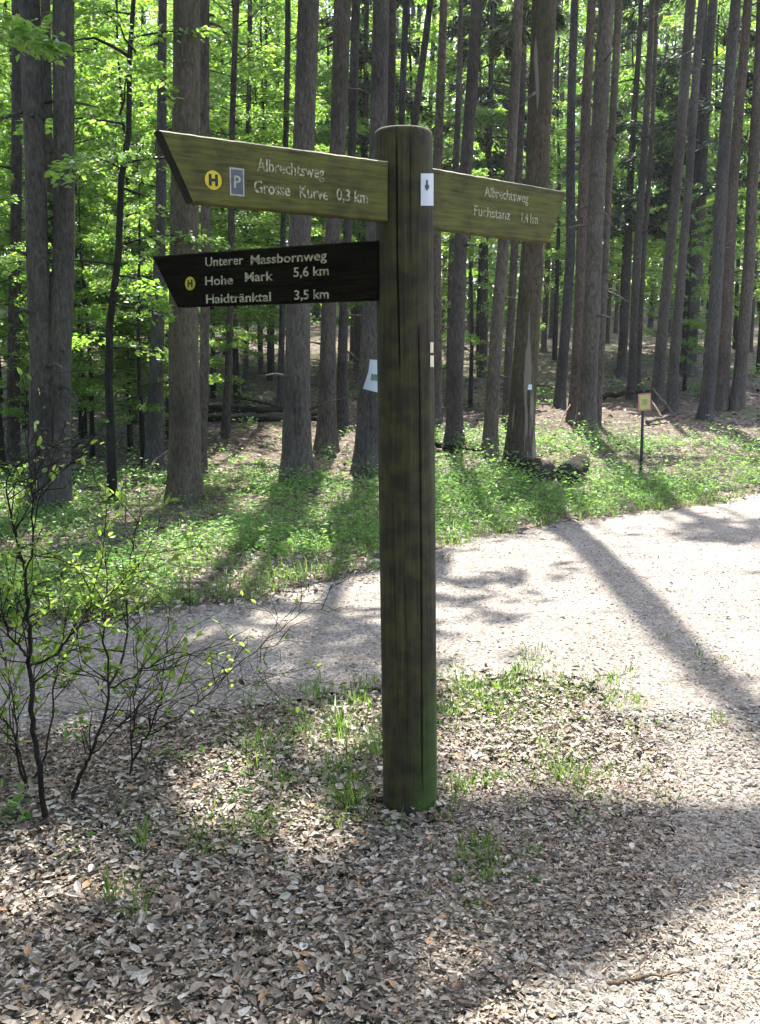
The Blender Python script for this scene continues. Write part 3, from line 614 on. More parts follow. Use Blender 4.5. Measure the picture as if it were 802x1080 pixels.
# the double-stemmed tree first
B1 = ground(54, 537); dep1 = (B1 - EYE) @ FW
root = thing('spruce_tree', 'grey spruce with two stems fused at the base, nearest the bare shrub', 'tree', B1, 'spruces standing along the road')
for (bx, mx, tx, wb, wm, wt, sd) in [(47, 38, 31, 28, 22, 20, 5), (61, 65, 69, 27, 21, 21, 6)]:
    p0 = at_y(bx, 537, B1[1]); p0[2] = B1[2]; p1 = at_y(mx, 270, B1[1]); pm = at_y(mx * 0.45 + 53.5 * 0.55, 385, B1[1]); p2 = at_y(tx, 0, B1[1]); ax = unit(p2 - p1)
    P = np.array([p0, pm, p1, p2, p2 + ax * 9, p2 + ax * 16]); rad = [wb / 2 / FPX * dep1, 27 / 2 / FPX * dep1, wm / 2 / FPX * dep1, wt / 2 / FPX * dep1, 0.09, 0.03]
    d = np.concatenate([[0], np.cumsum(np.linalg.norm(np.diff(P, axis=0), axis=1))])
    mb = MB(); trunk_mesh(mb, P, rad, sd, 0.5, 0, 26, 22); cb = MB()
    spruce_crown_quads(cb, P, d, rad, 8, d[-1], 2.6, 40, 300, np.random.default_rng(sd), True, mb)
    mb.build('trunk', M['bark'], root, B1); cb.build('crown', M['spruce'], root, B1)

T5 = spruce('thick brown spruce at the verge behind the pointed ends of the boards', 196, 531, 33, 195, 27, 'bark_moss')
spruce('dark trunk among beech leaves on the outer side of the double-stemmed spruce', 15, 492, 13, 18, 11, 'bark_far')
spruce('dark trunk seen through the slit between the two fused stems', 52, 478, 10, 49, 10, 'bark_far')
spruce('slim dark spruce just outside the thick brown one, crossing both board tips', 164, 494, 18, 173, 9, 'bark', [(167, 270, 12)])
spruce('grey trunk peeking out close behind the thick brown spruce', 213, 508, 10, 218, 10, 'bark')
spruce('thin stem in front of the pair of fallen logs', 237, 462, 8, 250, 6, 'bark_far', [(242, 325, 7)])
spruce('very thin black stem uphill of the leaning pole on the slope', 258, 411, 6, 263, 5, 'bark_far', [(260, 320, 5)])
spruce('thin dark stem touching the upper end of the leaning pole', 294, 434, 7, 303, 6, 'bark_far', [(299, 320, 6)])
T8 = spruce('stout straight grey spruce behind the lettering of the black board', 312, 509, 30, 324, 22, 'bark', [(317, 300, 24)])
spruce('grey spruce behind the km figures of the black board', 345, 477, 20, 361, 18, 'bark', [(349, 300, 15)])
spruce('slim shaded spruce between the km spruce and the one with the paper sheet', 362, 455, 13, 377, 9, 'bark_far', [(363, 320, 9)])
T11 = spruce('grey spruce close behind the post carrying a white paper sheet', 390, 501, 30, 403, 17, 'bark', [(393, 300, 20)])
spruce('straight dark spruce rising just above the top of the post', 406, 470, 12, 415, 10, 'bark_far')
spruce('thin stem above the post top, inner one of two', 416, 440, 7, 428, 7, 'bark_far', [(425, 120, 7)])
spruce('thin dark stem above the post top that leans away from the board', 428, 430, 8, 453, 7, 'bark_far', [(438, 130, 8)])
spruce('smooth dark spruce rising over the sticker side of the post', 459, 445, 12, 467, 8, 'bark', [(462, 190, 10)])
spruce('slim pole behind the inner end of the board with the Fuchstanz line', 473, 430, 8, 486, 5, 'bark', [(481, 170, 7)])
spruce('reddish brown spruce below the board on the path side of the post', 478, 473, 18, 502, 12, 'bark_red', [(489, 220, 13)])
spruce('slim grey spruce next to the scarred thick one, below the board lettering', 517, 482, 15, 547, 10, 'bark', [(536, 190, 11)], low=(6.2, 7.4, 1.25, 6))
spruce('thin bluish trunk squeezed between the slim grey spruce and the scarred one', 535, 445, 9, 556, 6, 'bark_far', [(544, 220, 8)])
T19 = spruce('thick mossy spruce with pale scars and a small white trail mark', 548, 500, 29, 576, 26, 'bark_stripe', [(560, 270, 24)])
spruce('straight dark spruce beyond the pointed tip of the Fuchstanz board', 590, 431, 11, 606, 8, 'bark_far', [(601, 270, 10)])
spruce('reddish trunk pressed against a thicker grey trunk beyond the stacked logs', 606, 446, 14, 624, 9, 'bark_red', [(612, 300, 12)])
spruce('thick grey trunk pressed against a reddish one beyond the stacked logs', 617, 457, 19, 639, 16, 'bark', [(627, 270, 17)])
spruce('slim dark trunk beside the paired grey and reddish trunks', 628, 448, 9, 652, 8, 'bark', [(640, 270, 7)])
spruce('dark slender spruce uphill behind the small yellow sign', 665, 420, 9, 688, 6, 'bark_far', [(673, 270, 8)])
spruce('thin stem nearly touching the dark slender spruce behind the yellow sign', 673, 416, 5, 694, 4, 'bark_far', [(680, 270, 5)])
spruce('leaning spruce just past the yellow sign, the darker of a parallel pair', 694, 426, 13, 730, 11, 'bark', [(706, 270, 10)])
spruce('leaning spruce past the yellow sign, the slimmer of a parallel pair', 709, 434, 12, 742, 8, 'bark', [(719, 270, 9)])
spruce('dim thick trunk in the green behind the parallel leaning pair', 728, 396, 12, 752, 9, 'bark_far')
spruce('pale grey leaning spruce, brightest of the outermost trio on the bank', 745, 443, 14, 776, 11, 'bark', [(757, 270, 13)])
spruce('brownish spruce hugging the pale grey leaning one on the bank', 760, 433, 14, 788, 9, 'bark_red', [(769, 270, 12)])
spruce('outermost leaning spruce on the bank, farthest from the signpost', 777, 431, 14, 803, 10, 'bark', [(791, 270, 12)])
FARG = 'thin spruces far up the slope'
for (bx, by, wb, tx) in [(504, 356, 7, 522), (495, 350, 5, 508), (582, 356, 6, 598), (650, 352, 4, 664), (659, 341, 6, 676), (640, 362, 5, 660), (720, 350, 6, 748), (790, 372, 7, 812), (274, 395, 4, 281), (286, 397, 5, 294),
                         (348, 372, 6, 356), (372, 380, 6, 384), (432, 365, 6, 442), (447, 375, 6, 458), (466, 360, 5, 478), (573, 372, 6, 590), (686, 345, 5, 707), (705, 356, 6, 729), (755, 360, 7, 782), (612, 350, 5, 632), (550, 350, 5, 566)]:
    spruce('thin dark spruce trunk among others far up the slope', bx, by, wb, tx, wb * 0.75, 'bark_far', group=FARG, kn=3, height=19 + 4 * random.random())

for lab, bx, by, tx, H_, sd in [('young spruce with low dark branches uphill behind the yellow sign', 655, 398, 676, 15, 301), ('dark bushy spruce between the parallel leaning pair and the pale trio', 722, 392, 744, 15, 302), ('dark bushy spruce behind the Fuchstanz board', 508, 398, 520, 14, 303), ('dark low-branched spruce at the side of the km spruce', 378, 392, 388, 14, 304)]:
    B = ground(bx, by); T = at_y(tx, 0, B[1]); P = np.array([B, B + unit(T - B) * H_]); g = np.random.default_rng(sd); d = np.array([0, H_]); rad = [0.13, 0.02]
    root = thing('spruce_tree', lab, 'tree', B, 'low-branched dark spruces'); mb, cb = MB(), MB(); trunk_mesh(mb, P, rad, sd, 0.3, 0, 14, 2)
    spruce_crown_quads(cb, P, d, rad, 4.0, H_, 2.1, 64, 420, g, False, mb, 0.045, 0.6); mb.build('trunk', M['bark_far'], root, B); cb.build('crown', M['spruce'], root, B)
# ------------------------------------------------------------------ beeches
def beech_parts(g, H, rad, h0, nbr, per, stem_r, wood, leaf, stem=None, leafL=0.080, local=np.zeros(3)):
    if stem is None:
        zz = np.linspace(0, H, 8); stem = np.stack([0.12 * np.sin(zz * 0.8 + g.random() * 6) * (zz / H), 0.12 * np.sin(zz * 0.6 + g.random() * 6) * (zz / H), zz], -1)
    d = np.concatenate([[0], np.cumsum(np.linalg.norm(np.diff(stem, axis=0), axis=1))]); Ht = d[-1]
    add_tube(wood, stem, np.interp(d, [0, Ht * 0.1, Ht], [stem_r * 1.25, stem_r, 0.008]), 10, 0, None, 0.05)
    for b in range(nbr):
        h = h0 + (Ht - h0) * (b + g.random() * 0.9) / nbr; t = (h - h0) / (Ht - h0)
        L = rad * (0.65 + 0.35 * math.sin(math.pi * min(t * 1.3, 1))) * (1 - 0.7 * t ** 2) * (0.65 + 0.5 * g.random())
        a = b * 2.4 + g.normal() * 0.4; c = np.array([np.interp(h, d, stem[:, k]) for k in range(3)])
        dr = np.array([math.cos(a), math.sin(a), 0]); sd = np.array([-math.sin(a), math.cos(a), 0]); rise = 0.12 + 0.45 * t + g.normal() * 0.1
        us = np.linspace(0, 1, 6); wob = np.cumsum(g.normal(0, 0.04, 6)) * L
        cur = c + dr * (us * L)[:, None] + sd * wob[:, None] + np.array([0, 0, 1]) * (L * (rise * us - 0.22 * us ** 2.2))[:, None]
        add_tube(wood, cur, np.linspace(min(stem_r * 0.5, 0.013), 0.002, 6), 5)
        n = max(8, int(per * (L / rad) ** 1.5)); u = 0.2 + 0.8 * g.random(n) ** 0.8; lat = g.random(n) * 2 - 1
        w_ = 0.42 * L * (1.12 - u) * np.minimum(1, u * 3); tilt = g.normal() * 0.25; pitch = -0.10 + g.normal() * 0.1
        Pc = np.stack([np.interp(u, us, cur[:, k]) for k in range(3)], -1) + sd * (lat * w_)[:, None] + dr * (np.abs(lat) * w_ * 0.5)[:, None]
        Pc[:, 2] += lat * w_ * tilt - np.abs(lat) * w_ * 0.18 + g.normal(0, 0.035, n)
        D = dr * 0.8 + sd * (np.sign(lat) * 0.9)[:, None] + g.normal(0, 0.35, (n, 3)) + np.array([0, 0, -0.25]); N = unit(np.array([0, 0, 1.0]) + dr * 0.2 + g.normal(0, 0.55, (n, 3)))
        ll = leafL * (0.6 + 0.7 * g.random(n))
        leaves(leaf, Pc, D, N, ll, ll * 0.62, np.clip(g.normal(0.5, 0.27, n), 0, 1), 0, 0.16)
PROT = []
for sd, H, rad, h0, nb, per in [(101, 8.5, 2.3, 1.3, 52, 760), (102, 7.0, 2.0, 0.9, 44, 700), (103, 10.5, 2.9, 2.0, 60, 860)]:
    g = np.random.default_rng(sd); wd, lf = MB(), MB(); beech_parts(g, H, rad, h0, nb, per, 0.06, wd, lf)
    PROT.append((wd, lf))
MESH = []
def beech(label, px, py, kind, scale=1.0, rot=0.0, dist=None, group='young beeches leafing out under the spruces'):
    if dist is None: B = ground(px, py)
    else: B = at_y(px, py, dist); B[2] = float(terrain(B[0], B[1]))
    while len(MESH) < 3:
        k = len(MESH); wd, lf = PROT[k]
        a = wd.build('trunk', M['bark_beech']); b_ = lf.build('crown', M['beech']); MESH.append((a.data, b_.data)); bpy.data.objects.remove(a); bpy.data.objects.remove(b_)
    root = thing('beech_tree', label, 'tree', B, group); root.rotation_euler[2] = rot; root.scale = (scale,) * 3
    for nm, me in zip(('trunk', 'crown'), MESH[kind]):
        o = bpy.data.objects.new(nm, me); COL.objects.link(o); o.parent = root
    return root
# the crooked beech, traced
B3 = ground(119, 531); pts = [(119, 531), (117, 460), (115, 400), (116, 340), (125, 270), (128, 190), (136, 140), (137, 60), (141, 0)]
stem = np.array([B3] + [at_y(x_, y_, B3[1] + 0.12 * math.sin(k_)) for k_, (x_, y_) in enumerate(pts[1:])]); stem = np.concatenate([stem, stem[-1:] + [[0.1, 0.1, 1.4]], stem[-1:] + [[0.15, 0.3, 3.0]]])
root = thing('beech_tree', 'slim crooked beech with blackish bark and one arching side branch', 'tree', B3, 'young beeches leafing out under the spruces')
wd, lf = MB(), MB(); beech_parts(np.random.default_rng(31), 9, 1.7, 1.5, 26, 260, 0.048, wd, lf, stem - B3, 0.075)
br = np.array([at_y(x_, y_, B3[1]) for x_, y_ in [(136, 60), (128, 54), (115, 47), (100, 40), (86, 41), (79, 43)]]); add_tube(wd, br - B3, [.022, .02, .017, .013, .009, .005], 6)
br = np.array([at_y(x_, y_, B3[1]) for x_, y_ in [(128, 198), (140, 202), (152, 206), (162, 212)]]); add_tube(wd, br - B3, [.02, .015, .01, .005], 6)
wd.build('trunk', M['bark_beech'], root); lf.build('crown', M['beech'], root)
for a in [('bright beech filling the gap beyond the double-stemmed spruce', 88, 462, 0, 1.0, 0.3), ('beech crown at the outer edge, past the dark trunk in leaves', -28, 480, 1, 1.0, 1.1), ('beech standing directly behind the double-stemmed spruce', 28, 452, 0, 1.05, 2.0),
          ('beech spreading over the slope behind the crooked beech stem', 142, 446, 2, 0.9, 3.3), ('low beech leaning out beside the slim dark spruce', 152, 492, 1, 0.62, 4.2), ('beech behind the foot of the thick brown spruce', 190, 440, 1, 1.0, 5.0),
          ('tall sunlit beech above the board with the yellow H disc', 250, 425, 2, 1.05, 0.9), ('farther beech seen between the crooked beech and the brown spruce', 112, 415, 2, 1.1, 1.9), ('distant beech at the outer edge behind the dark trunk', 0, 425, 2, 1.1, 2.7),
          ('pale beech crown between the two big trunks above the board', 285, 402, 2, 1.1, 4.0), ('beech below the black board beside the thin stem', 225, 420, 1, 0.95, 0.4), ('far beech on the slope over the fallen logs', 275, 385, 0, 1.15, 1.4),
          ('yellow-green beech seen over the top of the post', 432, 392, 2, 1.15, 2.2), ('dull green beech behind the Fuchstanz board', 505, 385, 2, 1.2, 3.0), ('sunny beech sprig beside the reddish brown spruce', 496, 430, 1, 0.8, 0.2),
          ('beech glowing behind the scarred spruce and the board tip', 585, 380, 2, 1.2, 3.6), ('sunlit beech beyond the small yellow sign', 655, 378, 2, 1.2, 0.7), ('low beech bush under the parallel leaning pair', 722, 412, 1, 0.7, 1.5),
          ('bright tall beech above the parallel leaning pair', 745, 385, 2, 1.25, 2.9), ('beech at the outermost trio of trunks on the bank', 800, 395, 2, 1.1, 5.1), ('beech in the gap left of the outermost leaning spruces', 700, 372, 2, 1.3, 4.4),
          ('beech half hidden behind the paper sheet spruce', 385, 385, 0, 1.2, 5.5), ('beech deep behind the km spruce', 345, 380, 2, 1.2, 0.1), ('beech far beyond the stacked logs', 612, 368, 2, 1.25, 2.4), ('beech far behind the outermost trio', 775, 368, 2, 1.3, 0.6),
          ('small beech uphill between fallen logs and black board', 215, 400, 0, 1.0, 3.9), ('beech on the far slope behind twin stems', 60, 400, 2, 1.2, 4.9), ('low beech sprays at knee height beside the crooked beech', 98, 484, 1, 0.6, 0.8), ('low beech sprays in front of the leaning sapling stem', 138, 476, 1, 0.65, 2.6), ('low beech bush at the outer foot of the dark trunk in leaves', 4, 497, 1, 0.6, 4.4), ('beech bush filling the shade behind the bare shrub and twin stems', 72, 470, 0, 0.7, 5.2), ('beech spilling over the brown slope beside the thick brown spruce', 178, 462, 1, 0.7, 1.2),
          ('pale beech far behind the slit of the fused stems', 42, 388, 2, 1.3, 0.5), ('beech at the back between brown spruce and straight grey spruce', 238, 374, 2, 1.35, 1.5), ('beech at the very back above the yellow H disc', 205, 380, 2, 1.35, 2.5), ('beech in the back row above the crooked beech', 130, 384, 2, 1.35, 3.5), ('beech in the back row at the outer edge of the wood', -15, 390, 2, 1.35, 4.5), ('beech sapling lit above the inner end of the upper board', 318, 405, 0, 1.1, 5.5), ('beech in the back row over the leaning pole', 285, 372, 2, 1.35, 0.2),
          ('beech high up behind the slim dark spruce', 160, 395, 2, 1.2, 5.9)]:
    a = list(a); a[0] = a[0].replace('gap left of the', 'gap before the'); beech(*a)

for k, (x_, y_, kd, sc) in enumerate([(-5.2, 7.6, 0, 1.2), (-4.6, 4.6, 1, 1.15), (-5.4, 1.8, 0, 1.2), (-7.4, 5.8, 2, 1.2), (-7.6, 2.6, 2, 1.2), (-5.0, -1.4, 2, 1.1), (-2.6, -5.4, 2, 1.1), (1.2, -7.5, 2, 1.2), (-7.5, -3.0, 2, 1.3), (4.5, -8.5, 2, 1.3)]):  # beeches out of view, added to block sky light from left and behind
    r_ = beech('unseen beech added to block sky light around the signpost', 0, 0, kd, sc, k * 1.7, 5.0); r_.location = (x_, y_, float(terrain(x_, y_)))

# far-off wood that closes the view
mb = MB()
def woods(n, cn, y0, y1, zmax, l0, l1, half, dark):
    cyy = y0 + (y1 - y0) * rng.random(cn); cx = (rng.random(cn) * 2 - 1) * half * cyy; cz = terrain(cx, cyy) + 0.6 + zmax * rng.random(cn) ** 1.1
    ci = rng.integers(0, cn, n); rc = (1.1 + 1.9 * rng.random(cn))[ci]; dv = rng.normal(size=(n, 3)) * [1, 1, 0.45]
    Pn = np.stack([cx, cyy, cz], -1)[ci] + dv * rc[:, None] * 0.6; D = rng.normal(size=(n, 3)); N = unit(np.array([0, 0, 1.0]) + rng.normal(0, 0.6, (n, 3)))
    ll = l0 + (l1 - l0) * rng.random(n); leaves(mb, Pn, D, N, ll, ll * 0.7, np.clip(rng.normal(0.5, 0.2, n) + (rng.random(cn)[ci] - 0.5) * 0.6 - dark, 0, 1))
woods(230000, 1900, 64, 112, 36, 0.28, 0.60, 0.52, 0.0)
woods(50000, 330, 44, 64, 16, 0.20, 0.38, 0.48, 0.05)
o = mb.build('distant_woods', M['far_leaf']); o['kind'] = 'stuff'; o['label'] = 'hazy green wall of distant woodland foliage'
mb = MB()
for _ in range(110):
    x0 = (rng.random() * 2 - 1) * 50; y0 = 52 + 55 * rng.random(); z0 = float(terrain(x0, y0)); ln = rng.normal() * 0.5
    add_tube(mb, [(x0, y0, z0 - 0.3), (x0 + ln * 0.5, y0, z0 + 11), (x0 + ln, y0, z0 + 24)], [0.17 + 0.08 * rng.random(), 0.14, 0.05], 8)
o = mb.build('distant_woods_trunks', M['bark_far']); o['kind'] = 'stuff'; o['label'] = 'dim far-off trunks merging into one dark wood'

# ------------------------------------------------------------------ signpost
pb = ground(435, 852); PB = np.array([pb[0], 3.585, 0.0]); PB[0] = (433 - 401) / FPX * ((PB - EYE) @ FW); PB[2] = float(terrain(PB[0], PB[1]))
PT = at_y(425.5, 138, PB[1]); PH = PT[2] - PB[2]; LX = (PT[0] - PB[0])
root = thing('signpost', 'round wooden signpost with three pointed direction boards beside the gravel road', 'signpost', PB)
mb = MB(); seg = 420; us = np.concatenate([np.linspace(-0.25, PH - 0.02, 150), [PH - 0.012, PH - 0.004, PH]])
th = np.linspace(0, 2 * math.pi, seg, endpoint=False)
rb = np.interp(us, [0, PH], [0.0985, 0.0965])
rb[-3:] = [0.0955, 0.0925, 0.088]
rr = rb[:, None] * (1 + 0.010 * (vnoise(th[None] * 1.5, us[:, None] * 0.8, 3) - 0.5) * 2 + 0.004 * (vnoise(th[None] * 9, us[:, None] * 1.0, 4) - 0.5) * 2)
def crack(a0, z0, z1, wid, dep, wob):
    global rr
    ang = R(a0) + wob * (vnoise(us * 2.0, us * 0 + a0, 8) - 0.5); df = (th[None] - ang[:, None] + math.pi) % (2 * math.pi) - math.pi
    e = np.clip((us - z0) / 0.12, 0, 1) * np.clip((z1 - us) / 0.12, 0, 1)
    rr = rr - dep * e[:, None] * np.exp(-(df / wid) ** 2)
crack(296, 0.1, 1.75, 0.022, 0.022, 0.12); crack(255, 1.55, 2.37, 0.026, 0.022, 0.10); crack(240, 0.3, 1.2, 0.012, 0.006, 0.2); crack(318, 1.2, 2.1, 0.010, 0.005, 0.1); crack(282, 1.9, 2.38, 0.012, 0.010, 0.1); crack(262, 0.2, 0.9, 0.010, 0.006, 0.2)
V = np.stack([rr * np.cos(th) + LX * (us / PH)[:, None], rr * np.sin(th), np.broadcast_to(us[:, None], rr.shape)], -1)
n = len(us); i = np.arange(n - 1)[:, None] * seg; j = np.arange(seg)[None]; k = (j + 1) % seg
mb.add(V, np.stack([i + j, i + k, i + seg + k, i + seg + j], -1).reshape(-1, 4), 0)
s0 = mb.n; mb.add([[LX, 0, PH + 0.002]], np.zeros((0, 3), int)); jj = np.arange(seg)
mb.T.append((np.stack([(n - 1) * seg + jj, (n - 1) * seg + (jj + 1) % seg, np.full(seg, s0)], -1), 1, True))
post = mb.build('post', [M['post'], M['posttop']], root)

_txt = {}
def text_mesh(s, size, align='LEFT', bold=0.0, spacing=1.0):
    cu = bpy.data.curves.new('lettering', 'FONT'); cu.body = s; cu.size = size; cu.align_x = align; cu.extrude = 0.0009; cu.offset = bold; cu.resolution_u = 3; cu.space_character = spacing
    o = bpy.data.objects.new('lettering', cu); COL.objects.link(o); dg = bpy.context.evaluated_depsgraph_get(); dg.update()
    me = bpy.data.meshes.new_from_object(o.evaluated_get(dg)); V = np.empty(len(me.vertices) * 3); me.vertices.foreach_get('co', V); V = V.reshape(-1, 3)
    polys = [list(p.vertices) for p in me.polygons]; bpy.data.objects.remove(o); bpy.data.curves.remove(cu); bpy.data.meshes.remove(me)
    tris = []
    for p in polys:
        for q in range(1, len(p) - 1): tris.append((p[0], p[q], p[q + 1]))
    return V, np.array(tris, int).reshape(-1, 3)

def equal_z(px, py, z):
    r = ray(px, py); return EYE + r * ((z - EYE[2]) / r[2])
class Board:
    """a plank in its own frame: u along the board as read, v up, n towards the reader"""
    def __init__(s, A, Bp, h, thick): s.A = A; s.L = np.linalg.norm((Bp - A)[:2]); s.u = unit(np.array([*(Bp - A)[:2], 0.0])); s.v = np.array([0, 0, 1.0]); s.n = np.cross(s.u, s.v); s.h = h; s.t = thick; s.mb = MB()
    def P(s, a, b, c): return s.A + s.u * np.asarray(a)[..., None] + s.v * np.asarray(b)[..., None] + s.n * np.asarray(c)[..., None]
    def loc(s, px, py):   # where a pixel's ray meets the front face
        r = ray(px, py); q = EYE + r * (((s.A - EYE) @ s.n) / (r @ s.n)); d = q - s.A; return d @ s.u, d @ s.v
    def plank(s, outline, mat_face, mat_end, mat_top, end_edges):
        """outline: list of (a,b) counter-clockwise seen from the reader; gently bevelled, wavy edges"""
        pts = []
        for q in range(len(outline)):
            p0, p1 = np.array(outline[q]), np.array(outline[(q + 1) % len(outline)]); m_ = max(2, int(np.linalg.norm(p1 - p0) / 0.015))
            for f in range(m_): pts.append((*(p0 + (p1 - p0) * f / m_), q))
        O = np.array([p[:2] for p in pts]); E = [p[2] for p in pts]; m_ = len(O); c = O.mean(0)
        nrm = np.roll(O, -1, 0) - np.roll(O, 1, 0); nrm = unit(np.stack([nrm[:, 1], -nrm[:, 0]], -1))
        O = O + nrm * (0.0022 * (vnoise(O[:, 0] * 40, O[:, 1] * 40, 2) - 0.5))[:, None]
        be = 0.004
        rings = [(O - nrm * be, 0.0), (O, -be), (O, -s.t + be), (O - nrm * be, -s.t)]
        V = np.concatenate([s.P(r[:, 0], r[:, 1], np.full(m_, cc)) for r, cc in rings]); b0 = s.mb.n
        s.mb.add(V, np.zeros((0, 4), int)); jj = np.arange(m_); kk = (jj + 1) % m_
        for q in range(3):
            for e in set(E):
                sel = np.array([x for x in range(m_) if E[x] == e]); mm = mat_top if e == 'top' or outline_kind[e] == 'top' else (mat_end if outline_kind[e] == 'end' else mat_face)
                if q == 0 and mm == mat_end: mm = mat_end
                s.mb.T.append((np.stack([b0 + q * m_ + sel, b0 + (q + 1) * m_ + sel, b0 + (q + 1) * m_ + (sel + 1) % m_, b0 + q * m_ + (sel + 1) % m_], -1)[:, ::-1] if False else np.stack([b0 + q * m_ + (sel + 1) % m_, b0 + q * m_ + sel, b0 + (q + 1) * m_ + sel, b0 + (q + 1) * m_ + (sel + 1) % m_], -1), mm, False))
        for ring, flip in ((0, False), (3, True)):
            cc = s.P(np.array([c[0]]), np.array([c[1]]), np.array([0.0 if ring == 0 else -s.t])); s.mb.add(cc, np.zeros((0, 4), int)); ci_ = s.mb.n - 1
            F = np.stack([b0 + ring * m_ + jj, b0 + ring * m_ + kk, np.full(m_, ci_)], -1)
            s.mb.T.append((F[:, ::-1] if flip else F, mat_face, False))
    def text(s, st_, px, py, xspan, size, m_, bold=0.0, slant=0.0):
        """text whose lower-left corner is at board position of a pixel and whose width is xspan metres"""
        V, T = text_mesh(st_, size, 'LEFT', bold); a, b_ = s.loc(px, py); wdt = V[:, 0].max() - V[:, 0].min(); k_ = xspan / wdt
        s.mb.add(s.P(a + (V[:, 0] - V[:, 0].min()) * k_, b_ + V[:, 1] + slant * (V[:, 0]) * k_, V[:, 2] + 0.0009), T, m_, None, False)
    def disc(s, px, py, ra, m_, c=0.0012, sq=1.0):
        a, b_ = s.loc(px, py); t_ = np.linspace(0, 2 * math.pi, 40, endpoint=False); A_ = np.concatenate([a + ra * np.cos(t_), [a]]); B_ = np.concatenate([b_ + ra * np.sin(t_), [b_]])
        jj = np.arange(40); s.mb.add(s.P(A_, B_, np.full(41, c)), np.stack([jj, (jj + 1) % 40, np.full(40, 40)], -1), m_, None, False); return a, b_
    def rect(s, a, b_, wx, hy, m_, c):
        A_ = np.array([a - wx, a + wx, a + wx, a - wx]); B_ = np.array([b_ - hy, b_ - hy, b_ + hy, b_ + hy]); s.mb.add(s.P(A_, B_, np.full(4, c)), [[0, 1, 2, 3]], m_, None, False)
def label_at(s, st_, a, b_, size, m_, c, bold=0.0):
    V, T = text_mesh(st_, size, 'LEFT', bold); V[:, 0] -= (V[:, 0].max() + V[:, 0].min()) / 2; V[:, 1] -= (V[:, 1].max() + V[:, 1].min()) / 2
    s.mb.add(s.P(a + V[:, 0], b_ + V[:, 1], V[:, 2] + c), T, m_, None, False)
mats_up = [M['board'], M['board_end'], M['board_top'], M['letter'], M['yellow'], M['black'], M['dullwhite'], M['greyblue'], M['letter_faint']]
mats_lo = [M['board_shaded'], M['board_end'], M['board_shaded'], M['letter_low'], M['yellow_dim'], M['black'], M['white'], M['greyblue']]

# upper board: reads from its tip (nearer, at the reader's left) to the post
Cr = at_depth(410, 170, 3.36); Al = equal_z(168, 137, Cr[2]); hU = at_depth(410, 170, 3.36)[2] - at_depth(410, 232, 3.36)[2]
s = Board(np.array([*Al[:2], Cr[2] - hU]), np.array([*Cr[:2], Cr[2] - hU]), hU, 0.045)
a2, _ = s.loc(203, 211)
outline_kind = {0: 'side', 1: 'end2', 2: 'top', 3: 'end'}
s.plank([(a2, 0), (s.L, 0), (s.L, s.h), (0, s.h)], 0, 1, 2, None)
def span(s, x0, y0, x1, y1): return s.loc(x1, y1)[0] - s.loc(x0, y0)[0]
s.text('Albrechtsweg', 271, 180, span(s, 271, 180, 342, 188), 0.052, 3, 0.0006)
s.text('Grosse', 268, 203, span(s, 268, 203, 306, 207), 0.052, 3, 0.0006); s.text('Kurve', 316, 208, span(s, 316, 208, 346, 210), 0.052, 3, 0.0006); s.text('0,3 km', 355, 211, span(s, 355, 211, 388, 213), 0.052, 3, 0.0006)
a_, b_ = s.disc(225, 190, 0.027, 4); label_at(s, 'H', a_, b_, 0.042, 5, 0.0022, 0.002)
a_, b_ = s.loc(250, 192); s.rect(a_, b_, 0.024, 0.040, 6, 0.0012); s.rect(a_, b_, 0.0195, 0.035, 7, 0.0018); label_at(s, 'P', a_, b_, 0.05, 6, 0.0028, 0.0005)
o = s.mb.build('direction_board', mats_up, root, PB); o['label'] = 'olive board with yellow H disc and blue P panel'

# lower board, the shade on it painted into the near-black wood
Cr = at_depth(399, 253, 3.44); Al = equal_z(160, 270, Cr[2]); hL = Cr[2] - at_depth(399, 316, 3.44)[2]
s = Board(np.array([*Al[:2], Cr[2] - hL]), np.array([*Cr[:2], Cr[2] - hL]), hL, 0.045)
a2, _ = s.loc(187, 328)
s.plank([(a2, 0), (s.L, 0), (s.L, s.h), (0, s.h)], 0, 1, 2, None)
s.text('Unterer', 217, 281, span(s, 217, 281, 257, 279), 0.046, 3, 0.0004); s.text('Massbornweg', 265, 279, span(s, 265, 279, 345, 274), 0.046, 3, 0.0004)
s.text('Hohe', 217, 301, span(s, 217, 301, 246, 299), 0.046, 3, 0.0004); s.text('Mark', 259, 297, span(s, 259, 297, 288, 296), 0.046, 3, 0.0004); s.text('5,6 km', 310, 292, span(s, 310, 292, 347, 291), 0.046, 3, 0.0004)
s.text('Haidtränktal', 218, 320, span(s, 218, 320, 286, 317), 0.046, 3, 0.0004); s.text('3,5 km', 311, 316, span(s, 311, 316, 347, 313), 0.046, 3, 0.0004)
a_, b_ = s.disc(201, 299, 0.025, 4); label_at(s, 'H', a_, b_, 0.036, 5, 0.0022, 0.0015)
o = s.mb.build('direction_board', mats_lo, root, PB); o['label'] = 'nearly black shaded board with three lines of lettering'

